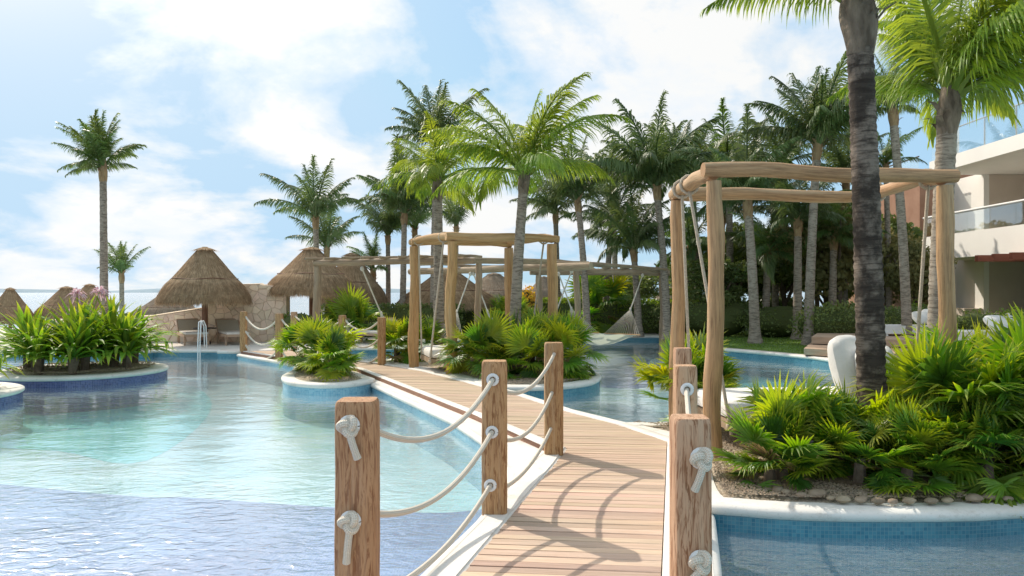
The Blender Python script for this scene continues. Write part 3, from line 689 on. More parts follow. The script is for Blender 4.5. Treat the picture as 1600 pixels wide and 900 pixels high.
# ================================================================== POSTS AND ROPES
def rail_post(x, y, h, wd, label, rz=0, pale=False, washers=(), group='square wooden rail posts of the boardwalk', z=0.0):
    t = thing('rail_post', label, 'post', (x, y, z), group, )
    m = MB(); zs = [0, .1, .25, .4, .55, .7, .82, .92, .975, .992, 1]; rr = [1, 1, .99, 1.01, 1, .99, 1, .995, .985, .955, .90]
    m.tube([(x, y, z + h * q) for q in zs], [wd / 2 * 1.03 * r for r in rr], n=32, square=6.5, rot=rz, wob=.035, seed=x * 7 + y)
    m.build('post_shaft', M['post_pale' if pale else 'post'], t)
    for (wx, wy, wz) in washers:
        b = MB(); pts = [(wx + .030 * cos(q), wy - .004, wz + .030 * sin(q)) for q in [2 * pi * k / 14 for k in range(15)]]
        b.tube(pts, .012, n=8, caps=False); b.build('rope_eyelet', M['white_plastic'], t)
    return t
def knot_part(parent, p, tail=.12, side=1, lean=0, s=1.0):
    """overhand stopper knot on the camera side of a post face at p"""
    b = MB(); x, y, z = p; R = .0155 * s; k0 = .0115 * s; pts = []; a0 = .35 + side * .2
    for k in range(49):
        q = 2 * pi * k / 48 * .985 + 2.2; X = sin(q) + 2 * sin(2 * q); Z = cos(q) - 2 * cos(2 * q); Yq = sin(3 * q)
        pts.append((x + k0 * (X * cos(a0) - Z * sin(a0)), y - R * 1.5 - R * .75 * Yq, z + k0 * (X * sin(a0) + Z * cos(a0))))
    b.tube(pts, R, n=10)
    e = Vector((x + .004, y - R * 1.9, z - .015 * s)); pts = [e + Vector((lean * u * tail, .014 * u - .008 * sin(pi * u), -tail * u)) for u in [k / 9 for k in range(10)]]
    b.tube(pts, [R * .96] * 8 + [R * 1.0, R * 1.06], n=10); b.build('knot', M['rope'], parent)
    w_ = MB(); pw = [(x + .030 * s * cos(a_), y - .006, z + .030 * s * sin(a_)) for a_ in [2 * pi * k / 16 for k in range(17)]]
    w_.tube(pw, .014 * s, n=8, caps=False); w_.build('rope_eyelet', M['white_plastic'], parent)
def rope(a, b, drop, r, label, group='white ropes strung between the rail posts', name='rail_rope', mt='rope', n=18):
    m = MB(); pts = sag(a, b, drop, n); m.tube(pts, r, n=8); o = m.build(name, M[mt], None)
    return tag(o, label, 'rope', group)
HP = 1.0
L1, L2_, L3 = (-.65, 3.10), (-.115, 4.86), (.375, 6.62)
p1 = rail_post(*L1, HP, .165, 'large foreground rail post left of the walk, two thick rope knots on its front', rz=.0, washers=())
knot_part(p1, (L1[0] - .015, L1[1] - .088, .905), .115, 1, .28, 1.02); knot_part(p1, (L1[0] - .01, L1[1] - .088, .515), .15, 1, -.12, 1.02); knot_part(p1, (L1[0] - .01, L1[1] - .088, .15), .1, 1, 0, 1.1)
e2 = [(-.125, 4.772, .885), (-.13, 4.772, .545), (-.14, 4.772, .20)]
p2 = rail_post(*L2_, HP, .163, 'second rail post on the left of the walk, between foreground post and bend', washers=e2)
e3 = [(.375, 6.53, .905), (.355, 6.53, .56), (.345, 6.53, .24)]
p3 = rail_post(*L3, HP, .163, 'third rail post on the left, at the inner bend where its shadow crosses the planks')
for nm, k in (('top', 0), ('middle', 1), ('lowest', 2)):
    h = (.87, .50, .13)[k]
    rope((L1[0] + .03, L1[1] + .07, h), e2[k], (.185, .16, .11)[k], .0155, f'{nm} rope from the large foreground post to the second left post')
    rope((L2_[0] + .03, L2_[1] + .07, (.80, .47, .13)[k]), e3[k], (.14, .14, .09)[k], .0155, f'{nm} rope between the second and third left rail posts')
# right-hand rail, near to far
r1 = rail_post(.668, 2.76, .985, .134, 'paler foreground rail post right of the planks, two big rope knots on its face', pale=True)
knot_part(r1, (.690, 2.69, .845), .10, 1, -.30, .95); knot_part(r1, (.685, 2.69, .47), .085, 1, -.85, .95); knot_part(r1, (.685, 2.69, .12), .085, 1, 0, .95)
r2 = rail_post(1.07, 4.55, 1.0, .13, 'second right rail post, just behind the pale foreground one', pale=True, washers=[(1.065, 4.478, .86), (1.065, 4.478, .5)])
r3 = rail_post(1.385, 5.98, 1.0, .13, 'third right rail post, farthest of the near group and half hidden', pale=True)
rope((.72, 2.83, .80), (1.065, 4.49, .86), .12, .015, 'rope on the right running from the pale foreground post to the one behind')
rope((.70, 2.83, .42), (1.065, 4.49, .5), .12, .015, 'lower rope on the right from the pale foreground post to the next')
rope((1.10, 4.62, .82), (1.38, 5.92, .86), .10, .015, 'short rope on the right between second and third posts')
# far rails
F1, F2 = (-6.62, 18.15), (-5.17, 16.35)
rail_post(*F1, .98, .15, 'farthest rail post, in front of the stone wall and right of the loungers')
rail_post(*F2, .98, .15, 'far rail post left of the small round planter')
rail_post(-5.42, 18.3, .97, .14, 'grey far rail post peeking out above the small planter palms', pale=True)
F4 = (-2.62, 14.8); rail_post(*F4, .95, .15, 'far rail post between the small planter and the first swing bed')
F5 = (-3.72, 16.15); rail_post(*F5, .95, .15, 'far rail post hidden behind the small planter palms')
for k, z in enumerate((.86, .5, .16)):
    nm = ('top', 'middle', 'lowest')[k]
    rope((F1[0] + .06, F1[1] - .03, z), (F2[0] - .06, F2[1] + .03, z - .02), .26, .022, f'{nm} rope between the two far posts before the stone wall')
    rope((F2[0] + .06, F2[1] - .03, z), (-4.3, 15.2, z - .05), .16, .02, f'{nm} rope from the far post going behind the small planter')
    rope((F4[0] - .06, F4[1] - .04, z), (F5[0] + .05, F5[1], z), .2, .02, f'{nm} rope left of the far post by the swing bed')
rope((-5.36, 18.2, .86), (F5[0], F5[1] + .08, .86), .25, .02, 'rope on the far side of the walk behind the small planter')

# ================================================================== LOG PERGOLAS AND SWING BEDS
def logm(mb, a, b, r0, r1, bend=.0, seed=0, n=14, seg=14):
    a, b = Vector(a), Vector(b); pts = []; rs = []
    ax = (b - a).normalized(); s1 = ax.orthogonal().normalized(); s2 = ax.cross(s1); L = (b - a).length
    for k in range(seg + 1):
        t = k / seg; q = a.lerp(b, t)
        q += s1 * (.030 * L ** .5 * mnoise.noise(Vector((t * 2.6, seed, 0)))) + s2 * (.030 * L ** .5 * mnoise.noise(Vector((t * 2.6, seed, 9)))) + Vector((0, 0, bend * 4 * t * (1 - t)))
        e = 1 if 0 < k < seg else .93
        pts.append(q); rs.append((r0 + (r1 - r0) * t) * e * (1 + .13 * mnoise.noise(Vector((t * 5, seed, 3)))))
    mb.tube(pts, rs, n=n, wob=.13, seed=seed)
def pergola(label, FL, FR, BR, BL, zt, rp, rb, group, mt='log', baseZ=.03):
    c = (Vector(FL) + Vector(BR)) / 2; t = thing('log_pergola', label, 'pergola', (c.x, c.y, 0), group)
    for i, p in enumerate((FL, BL, FR, BR)):
        m = MB(); logm(m, (p[0], p[1], baseZ - .05), (p[0] + random.uniform(-.02, .02), p[1], zt - rb * 1.6), rp * 1.03, rp * .95, seed=i * 3.3 + c.x, n=18)
        m.build('log_post', M[mt], t)
    def bm(a, b, z0, z1, ov0=.08, ov1=.08, bend=0, seed=1):
        a, b = Vector((*a, z0)), Vector((*b, z1)); d = (b - a).normalized(); m = MB()
        logm(m, a - d * ov0, b + d * ov1, rb * 1.05, rb * .92, bend=bend, seed=seed, n=16); m.build('log_beam', M[mt], t)
    bm(FL, FR, zt - .01, zt - .02, .1, .12, seed=c.x + 1); bm(BL, BR, zt - .03, zt - .03, .05, .05, seed=c.x + 5)
    bm(FL, BL, zt - .02, zt - .03, -.03, .12, seed=c.x + 8, bend=.02); bm(FR, BR, zt - .03, zt - .04, -.05, .1, seed=c.x + 2, bend=.05)
    return t
def swing_bed(label, c, rz, L, W, z, group, tops, mt='linen', rr=.016, pillows=()):
    t = thing('swing_bed', label, 'swing bed', (c[0], c[1], z - .28), group)
    ca, sa = cos(rz), sin(rz); g = lambda x, y, zz: (c[0] + x * ca - y * sa, c[1] + x * sa + y * ca, zz)
    # mattress: rounded box
    m = MB(); NX, NY = 22, 14; vs = []; fs = []
    prof = [(-.03, -.16), (.0, -.145), (.012, -.08), (.0, -.02), (-.03, 0.0)]
    def loop(ins, zz):
        out = []; hx, hy, r = L / 2 + ins, W / 2 + ins, .10
        for (qx, qy, a0) in ((hx - r, hy - r, 0), (-hx + r, hy - r, 90), (-hx + r, -hy + r, 180), (hx - r, -hy + r, 270)):
            for k in range(5): a = radians(a0 + k * 22.5); out.append(g(qx + r * cos(a), qy + r * sin(a), zz))
        return out
    rings = [loop(i_, z + dz) for i_, dz in prof] + [loop(-.15, z + .012)]
    n = len(rings[0]); vs = [p for r in rings for p in r]
    for i in range(len(rings) - 1):
        for k in range(n): a, b = i * n + k, i * n + (k + 1) % n; fs.append((a, b, b + n, a + n))
    fs.append(tuple(range((len(rings) - 1) * n, len(rings) * n))); m.add(vs, fs); m.build('mattress', M[mt], t)
    f = MB()
    for (x0, y0, lx, ly) in ((0, W / 2 - .04, L + .04, .08), (0, -W / 2 + .04, L + .04, .08), (L / 2 - .04, 0, .08, W - .16), (-L / 2 + .04, 0, .08, W - .16)):
        f.box(g(x0, y0, z - .21), (lx, ly, .09), rz)
    f.build('bed_frame', M['log_pale'], t, smooth=False)
    sl_ = MB()
    for k in range(9): sl_.box(g(-L / 2 + .12 + k * (L - .24) / 8, 0, z - .185), (.09, W - .1, .02), rz)
    o = sl_.build('slats', M['log_pale'], t, smooth=False)
    for (sx_, sy_), tp in zip(((-1, -1), (-1, 1), (1, -1), (1, 1)), tops):
        e = Vector(g(sx_ * L / 2, sy_ * W / 2, z - .2)); m = MB(); tp = Vector(tp)
        pts = [tp.lerp(e, k / 10) for k in range(11)]; m.tube(pts, rr, n=8)
        m.tube([tp + Vector((.09 * cos(a), .0, .09 * sin(a) + .06)) for a in [2 * pi * k / 10 for k in range(11)]], rr, n=6, caps=False)
        blob(m, (e.x, e.y, e.z - .02), rr * 2.2, rr * 2.2, rr * 2.6, 0); m.tube([e, e + Vector((.01, -.01, -.09))], rr * .9, n=6)
        m.build('hanging_rope', M['rope_tan'], t)
    return t, g
A2 = dict(FL=(1.765, 6.42), FR=(3.93, 6.68), BR=(3.90, 8.05), BL=(1.745, 7.78))
pergola('large near pergola of thick weathered logs around the white daybed on the right', A2['FL'], A2['FR'], A2['BR'], A2['BL'], 2.53, .074, .068, 'log pergolas with swing beds', mt='log_near')
sb2, g2 = swing_bed('near swing bed with long white mattress hung by ropes inside the large pergola', (2.78, 7.22), radians(6), 1.75, 1.0, .46, 'rope hung swing beds',
    [(1.76, 7.3, 2.46), (1.76, 7.62, 2.46), (3.93, 6.95, 2.46), (3.9, 7.85, 2.46)])
FL, BL, FR, BR = (-1.09, 13.2), (-1.92, 14.35), (.76, 13.65), (-.06, 14.85)
pergola('smaller pergola of honey brown logs in the middle, beside two bright palms', FL, FR, BR, BL, 2.47, .098, .075, 'log pergolas with swing beds')
swing_bed('far swing bed with cream mattress, half hidden behind a pergola post', (-.72, 14.0), radians(15), 1.85, 1.05, .42, 'rope hung swing beds',
    [(-1.25, 13.45, 2.4), (-1.8, 14.2, 2.4), (.6, 13.9, 2.4), (.1, 14.65, 2.4)], mt='linen_grey', rr=.017)
def pillow(label, c, w_, h, th, tilt, rz, group='white square pillows on the near swing bed'):
    m = MB(); n = 18; vs = []; fs = []
    for side in (1, -1):
        o = len(vs)
        for j in range(n + 1):
            for i in range(n + 1):
                u, v = 2 * i / n - 1, 2 * j / n - 1; k = (1 - u * u) * (1 - v * v); pin = 1 - .05 * (1 - u * u) * v * v - .24 * (u * u * v * v) ** 1.5; pv = 1 - .05 * (1 - v * v) * u * u - .24 * (u * u * v * v) ** 1.5
                x, zz, y = u * w_ / 2 * pv, v * h / 2 * pin, side * th / 2 * (k ** .42) * (1 + .12 * mnoise.noise(Vector((u * 2 + c[0] * 5, v * 2, side))))
                vs.append(Vector((x, y, zz)))
        for j in range(n):
            for i in range(n):
                a = o + j * (n + 1) + i; q = (a, a + 1, a + n + 2, a + n + 1); fs.append(q if side == -1 else q[::-1])
    R = Matrix.Rotation(rz, 3, 'Z') @ Matrix.Rotation(tilt, 3, 'X')
    m.add([R @ v + Vector(c) for v in vs], fs); return tag(m.build('pillow', M['linen'], None), label, 'pillow', group)
pillow('tall plump white pillow leaning left of the dark palm trunk on the near swing bed', (3.28, 7.12, .74), .56, .64, .30, radians(-14), radians(38))
pillow('second white pillow, tucked between the first one and the palm trunk', (3.42, 6.92, .70), .50, .54, .27, radians(-16), radians(44))
pillow('white pillow showing just right of the dark palm trunk', (3.72, 7.35, .70), .5, .5, .18, radians(-10), radians(80))

# bleached hammock pergola over the far pool
hp = thing('hammock_pergola', 'long bleached log pergola over the far water with hammocks slung under it', 'pergola', (.3, 20, 0))
def addlog(nm, a, b, r0, r1, seed): m = MB(); logm(m, a, b, r0, r1, seed=seed, n=12); m.build(nm, M['log_pale'], hp)
LA, LB = Q(490, 411, 16.7), Q(742, 406, 16.4)
LC, LD = Q(640, 425, 22.2), Q(924, 415, 17.9)
LE, LF = Q(828, 425, 22.8), Q(1046, 425, 23.4)
for i, (a, b, r) in enumerate([(LA, LB, .075), (LC, LD, .095), (LE, LF, .10)]): addlog('main_beam', a, b, r, r * 1.02, i * 5.1)
for i, (a, b) in enumerate([(Q(488, 407, 17.0), Q(650, 405, 18)), (Q(640, 404, 18.5), Q(868, 407, 18.4)), (Q(700, 409, 19), Q(920, 411, 18.6)), (Q(868, 407, 18.8), Q(1044, 421, 23)), (Q(880, 411, 19.2), Q(1030, 422, 23.2)), (Q(800, 414, 21), Q(905, 417, 20.5)), (Q(650, 413, 20.5), Q(830, 418, 21.5)), (Q(640, 400, 20), Q(700, 404, 18.5))]):
    addlog('roof_pole', a, b, .05, .04, 20 + i)
for k in range(9):
    a = LA.lerp(LB, .03 + k * .115); addlog('roof_stick', a + Vector((-.25, -.18, .085)), a + Vector((.32, .35, .10)), .035, .03, 40 + k)
for k in range(8):
    a = LE.lerp(LF, .05 + k * .125); addlog('roof_stick', a + Vector((-.2, -.5, .11)), a + Vector((.2, .5, .11)), .04, .035, 60 + k)
for i, (px, D, yt, w_) in enumerate([(496, 16.75, 416, 12), (902, 18.6, 424, 10), (843, 22.7, 430, 9), (1035, 23.35, 430, 10), (683, 21.5, 428, 10), (748, 16.5, 412, 10)]):
    tp = Q(px, yt, D); addlog('log_post', (tp.x, tp.y, FZ), tp, w_ * D / F / 2 * 1.05, w_ * D / F / 2, 80 + i)
def hammock(label, A, B, zlow, half, u0, u1, bars=True):
    """A, B: the two hanging points; the net bed spans between u0 and u1 of the way"""
    A, B = Vector(A), Vector(B); t = thing('hammock', label, 'hammock', ((A.x + B.x) / 2, (A.y + B.y) / 2, zlow), 'white net hammocks over the water')
    d = (B - A); d.z = 0; L = d.length; d.normalize(); s_ = Vector((-d.y, d.x, 0))
    def pos(u): 
        zl = A.z + (B.z - A.z) * u; k = (2 * u - 1) ** 2; zz = zlow + (zl - zlow) * k ** 1.55; return Vector((A.x + (B.x - A.x) * u, A.y + (B.y - A.y) * u, zz))
    n, m_ = 26, 14; b = MB(); vs = []
    for i in range(n + 1):
        u = u0 + (u1 - u0) * i / n; p = pos(u)
        for j in range(m_ + 1):
            v = 2 * j / m_ - 1; vs.append(p + s_ * (half * v * (1 - .12 * sin(pi * i / n))) + Vector((0, 0, (.34 * v * v - .12) * max(0, sin(pi * i / n)) ** .7)))
    b.add(vs, [(i * (m_ + 1) + j, i * (m_ + 1) + j + 1, (i + 1) * (m_ + 1) + j + 1, (i + 1) * (m_ + 1) + j) for i in range(n) for j in range(m_)])
    b.build('net_bed', M['net'], t)
    for u, e, sg in ((u0, A, -1), (u1, B, 1)):
        p = pos(u); m = MB(); m.tube([p - s_ * half * 1.04, p + s_ * half * 1.04], .022, n=8); m.build('spreader_bar', M['log'], t)
        ring = p.lerp(e, .42); ring.z = p.z + (e.z - p.z) * .42; m = MB()
        for j in range(16): v = 2 * j / 15 - 1; m.tube([p + s_ * half * v, ring], .0045, n=4, caps=False)
        for j in range(22): v = 2 * j / 21 - 1; q_ = pos(u + (.018 if sg < 0 else -.018)); m.tube([p + s_ * half * v, q_ + s_ * half * v + Vector((0, 0, -.004))], .006, n=4, caps=False)
        m.build('cord_fan', M['rope'], t)
        m = MB(); m.tube([ring, e], .018, n=6); blob(m, e, .05, .05, .06, 0); m.tube([ring + Vector((0, 0, .03)), ring - (ring - p).normalized() * .06], .03, n=6); m.build('hanging_rope', M['rope'], t)
    return t
hammock('white net hammock hanging low over the water between the planter palms and near pergola', Q(873, 428, 19.6), Q(1004, 430, 23.1), .04, .60, .22, .72)
hammock('white net hammock at the left end, rope tied above the small planter', Q(566, 420, 16.6), Q(735, 428, 20.4), .0, .5, .25, .75)
hammock('white net hammock behind the middle planter, mostly hidden by fan palms', Q(740, 428, 20.4), Q(893, 424, 19.3), .0, .5, .25, .75)

# ================================================================== PALAPAS, LOUNGERS, RAIL
c_, s_n = cos, sin
def straws(mb, prof, n, seed, ln, wd):
    rnd = random.Random(seed); tot = len(prof) - 1
    for k in range(n):
        u = rnd.random() ** .6 * tot; i = min(int(u), tot - 1); f = u - i; (r0, z0), (r1, z1) = prof[i], prof[i + 1]
        r = r0 + (r1 - r0) * f; z = z0 + (z1 - z0) * f; th = rnd.random() * 2 * pi
        dr, dz = r1 - r0, z1 - z0; q = sqrt(dr * dr + dz * dz) or 1; dr /= q; dz /= q
        l = ln * rnd.uniform(.5, 1.2); w_ = wd * rnd.uniform(.6, 1.3); lift = rnd.uniform(.01, .035); tw = rnd.uniform(-.12, .12)
        c, s_ = cos(th), sin(th); c2, s2 = cos(th + tw * l / max(r, .2)), sin(th + tw * l / max(r, .2)); w2 = w_
        re, ze = r + dr * l + lift, z + dz * l - .02
        mb.add([(r * c - w2 * s_, r * s_ + w2 * c, z + .005), (r * c + w2 * s_, r * s_ - w2 * c, z + .005), (re * c2, re * s2, ze)], [(0, 1, 2)], [(th * 2, z), (th * 2 + .01, z), (th * 2, ze)])
def palapa_meshes(tag_, n, mt, ms, seed):
    # unit shape: radius 1, height 1 (eave z=0, apex z=1); profile of the photo's umbrella
    prof = [(.07, 1.0), (.13, .985), (.19, .92), (.34, .76), (.52, .56), (.69, .38), (.77, .31), (.86, .21), (.94, .09), (.985, -.02)]
    m = MB(); m.lathe(prof, n=40, wob=.018, seed=seed); m.lathe([(.0, 1.02), (.06, 1.015), (.07, 1.0)], n=40, seed=seed)
    m.lathe([(.975, -.02), (.88, .05), (.5, .42), (.05, .82)], n=40, wob=.018, seed=seed)
    roof = m.mesh('thatch_' + tag_, True)
    s = MB(); straws(s, prof, n, seed, .20, .008)
    rnd = random.Random(seed + 1)
    for k in range(int(n * .55)):      # ragged fringe
        th = rnd.random() * 2 * pi; r = rnd.uniform(.92, 1.0); l = rnd.uniform(.04, .19) * (1 + .5 * mnoise.noise(Vector((c_(th) * 3, s_n(th) * 3, seed)))); w_ = .008; c, s_ = cos(th), sin(th)
        z = rnd.uniform(-.03, .05); s.add([(r * c - w_ * s_, r * s_ + w_ * c, z), (r * c + w_ * s_, r * s_ - w_ * c, z), ((r + .02) * c, (r + .02) * s_, z - l)], [(0, 1, 2)])
    st = s.mesh('straw_' + tag_)
    band_ = MB(); ring = []
    for k in range(41): th = 2 * pi * k / 40; q = .725 + .008 * sin(3 * th + seed); ring.append((q * cos(th), q * sin(th), .362 + .014 * sin(5 * th + seed)))
    band_.tube(ring, .008, n=6, caps=False); bd = band_.mesh('tie_' + tag_, True)
    for me, mm_ in ((roof, mt), (st, ms), (bd, 'log_dark')): me.materials.append(M[mm_])
    return roof, st, bd
PAL = {'near': palapa_meshes('near', 14000, 'thatch', 'straw', 3), 'grey': palapa_meshes('grey', 4000, 'thatch_grey', 'straw_grey', 8)}
def palapa(label, px, ya, D, ye, half_px, zb=0.0, kind='near', table=False, group='thatched palm leaf umbrellas', squash=1):
    ap = Q(px, ya, D); ze = Q(px, ye, D).z; R = half_px * D / F; H = ap.z - ze
    t = thing('palapa', label, 'thatched umbrella', (ap.x, ap.y, zb), group); roof, st, bd = PAL[kind]
    r = random.random() * 6
    a = inst('thatch_roof', roof, t, (0, 0, ze - zb), (0, 0, r), (R, R, H)); b = inst('straw', st, a); b['kind'] = 'stuff'; c = inst('tie_band', bd, a)
    m = MB(); m.tube([(ap.x, ap.y, zb - .02), (ap.x, ap.y, ze + H * .5)], [.085, .075], n=14); m.build('pole', M['log_dark'], t)
    if table:
        m = MB(); m.lathe([(.10, .43), (.30, .435), (.31, .45), (.30, .465), (.09, .465)], n=24, c=(ap.x, ap.y, 0)); m.build('round_shelf', M['dark_metal'], t)
        m = MB(); m.lathe([(.16, .0), (.16, .08), (.11, .1), (.09, .12)], n=20, c=(ap.x, ap.y, 0)); m.build('pole_base', M['dark_metal'], t)
    return t
palapa('tan thatched umbrella over two loungers before the stone wall', 320, 387, 20.6, 464, 68, table=True)
palapa('wide thatched umbrella at the right end of the stone wall, above the far rail', 487, 387, 22.6, 452, 70)
palapa('thatched umbrella right behind the wide one, over the green hedge', 549, 396, 25.5, 468, 56)
palapa('broad thatched roof behind the smaller log pergola', 700, 420, 26, 474, 80, zb=-.2)
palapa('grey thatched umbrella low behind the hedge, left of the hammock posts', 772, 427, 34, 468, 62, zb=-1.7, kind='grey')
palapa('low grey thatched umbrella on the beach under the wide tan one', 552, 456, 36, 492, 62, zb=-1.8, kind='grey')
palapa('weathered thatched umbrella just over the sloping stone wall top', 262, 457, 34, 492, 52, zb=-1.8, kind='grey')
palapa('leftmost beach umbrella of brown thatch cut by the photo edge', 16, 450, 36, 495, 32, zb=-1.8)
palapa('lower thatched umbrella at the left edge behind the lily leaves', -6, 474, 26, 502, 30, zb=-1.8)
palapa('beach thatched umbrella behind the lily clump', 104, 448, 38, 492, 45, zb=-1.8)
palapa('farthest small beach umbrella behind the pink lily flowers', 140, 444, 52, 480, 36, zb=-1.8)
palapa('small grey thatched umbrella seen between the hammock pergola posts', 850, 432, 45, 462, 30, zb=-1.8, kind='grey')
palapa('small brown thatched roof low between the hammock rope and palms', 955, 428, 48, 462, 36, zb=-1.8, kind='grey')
palapa('small far thatched roof behind the thin right pergola post', 1062, 438, 50, 466, 40, zb=-1.8, kind='grey')

def lounger(label, c, rz, group='taupe sun loungers', col='wicker'):
    t = thing('sun_lounger', label, 'sun lounger', (c[0], c[1], 0), group); ca, sa = cos(rz), sin(rz)
    g = lambda x, y, z: (c[0] + x * ca - y * sa, c[1] + x * sa + y * ca, z)
    f = MB()
    for s_ in (-1, 1): f.box(g(.28, s_ * .31, .27), (1.35, .05, .07), rz)
    f.box(g(.95, 0, .27), (.05, .58, .07), rz); f.build('frame', M['deckwood'], t, smooth=False)
    for x, y in ((.85, .3), (.85, -.3), (-.25, .3), (-.25, -.3)): l = MB(); l.box(g(x, y, .12), (.06, .05, .24), rz); l.build('leg', M['deckwood'], t, smooth=False)
    s = MB(); s.box(g(.35, 0, .33), (1.2, .58, .05), rz); s.build('seat', M['linen_grey'], t, smooth=False)
    b = MB(); R = Matrix.Rotation(rz, 3, 'Z'); vs = []
    for x, z in ((-.22, .32), (-.58, .66), (-.62, .65), (-.27, .30)):
        for y in (-.29, .29): vs.append(g(x, y, z))
    b.add(vs, [(0, 1, 3, 2), (2, 3, 5, 4), (4, 5, 7, 6), (6, 7, 1, 0), (0, 2, 4, 6), (1, 7, 5, 3)]); b.build('backrest', M[col], t, smooth=False)
    h = MB(); h.tube([g(-.60, -.31, .67), g(-.60, .31, .67)], .02, n=6)
    for s_ in (-1, 1): h.tube([g(-.24, s_ * .3, .3), g(-.60, s_ * .31, .67)], .018, n=6)
    h.build('backrest_frame', M['deckwood'], t)
    return t
lounger('taupe lounger left of the umbrella pole, behind the white pool rail', (-9.12, 20.95), radians(-58))
lounger('taupe lounger right of the umbrella pole, close to the stone wall', (-8.0, 20.95), radians(-58))
lounger('lounger with wooden base on the deck behind the small planter', (-4.35, 21.2), radians(-30))
lounger('lounger end hidden behind the planter palms near the hedge', (-3.2, 21.8), radians(-30))
t = thing('pool_ladder_rail', 'white curved grab rail standing in the pool before the loungers', 'handrail', P(290, 552))
for x in (-.025, .03):
    a = P(290, 551); m = MB(); z0 = Q(291, 502, 18.35).z
    m.tube([(a.x + x, 18.9, .0), (a.x + x, 18.85, z0 * .8), (a.x + x, 18.7, z0), (a.x + x + .02, 18.5, z0 * .97), (a.x + x + .06, 18.35, .2), (a.x + x + .08, 18.3, -.6)], .015, n=8); m.build('rail_tube', M['rail_white'], t)
# ================================================================== COCONUT PALMS
def frond(elev, droop, nl, ll, wd, seed, hang=.35, twist=0.0, L=1.0):
    """feather frond of length 1 growing from the origin along +X"""
    rnd = random.Random(seed); N = 22; pts = [Vector((0, 0, 0))]; T = []
    for i in range(N):
        s = i / N; a = radians(elev - droop * s ** 1.25); az = twist * s * s
        d = Vector((cos(a) * cos(az), cos(a) * sin(az), sin(a))); T.append(d); pts.append(pts[-1] + d * (L / N))
    T.append(T[-1]); mb = MB(); mb.tube(pts, [.016 * (1 - .85 * i / N) + .002 + (.012 * (1 - i / 4) if i < 4 else 0) for i in range(N + 1)], n=5, caps=False)
    mb.uv = [(0, .2)] * len(mb.uv)
    for k in range(nl):
        s = .13 + .87 * k / (nl - 1); x = s * N; i = min(int(x), N - 1); p = pts[i].lerp(pts[i + 1], x - i); t = T[i]
        side0 = Vector((-sin(twist * s * s), cos(twist * s * s), 0)); up = side0.cross(t) * -1
        env = (sin(pi * min(1, (s * .92 + .12))) ** .55) if s < .95 else .45
        env = max(.25, env * (1 - .35 * s))
        for sg in (-1, 1):
            if rnd.random() < .03: continue
            l = ll * env * rnd.uniform(.85, 1.12)
            d = (side0 * sg * (.80 - .35 * s) + t * (.55 + .7 * s) + Vector((0, 0, -hang * rnd.uniform(.2, 1.3))) + up * rnd.uniform(.0, .3)).normalized()
            d2 = (d + Vector((0, 0, -.35 - hang * .9)) * rnd.uniform(.7, 1.2)).normalized(); d3 = (d2 + Vector((0, 0, -.5 - hang))).normalized()
            wv = (t - d * t.dot(d)).normalized() * wd * .5; w2 = wv
            a = p; b = a + d * l * .4; c = b + d2 * l * .35; e = c + d3 * l * .25
            mb.add([a - wv * .4, a + wv * .4, b - w2, b + w2, c - w2 * .7, c + w2 * .7, e], [(0, 1, 3, 2), (2, 3, 5, 4), (4, 5, 6)], [(0, .1), (0, .1), (0, .4), (0, .4), (0, .75), (0, .75), (0, 1)])
    return mb.mesh('frond')
ELS = [(86, 18), (76, 32), (63, 46), (46, 62), (26, 74), (4, 72), (-18, 60)]
def frond_set(nl, ll, wd, hang, seed, m):
    out = []
    for j, (e, d) in enumerate(ELS):
        for q in range(2):
            me = frond(e, d * (1 + .12 * q), nl, ll, wd, seed + j * 7 + q, hang, twist=(.35 if q else -.3)); me.materials.append(M[m]); out.append(me)
    return out
FS = {'near': frond_set(92, .38, .0125, .6, 100, 'frond_bright'), 'bright': frond_set(76, .40, .013, .45, 200, 'frond_bright'),
      'mid': frond_set(66, .34, .0155, .45, 300, 'frond_mid'), 'dark': frond_set(66, .34, .0165, .6, 400, 'frond_dark')}
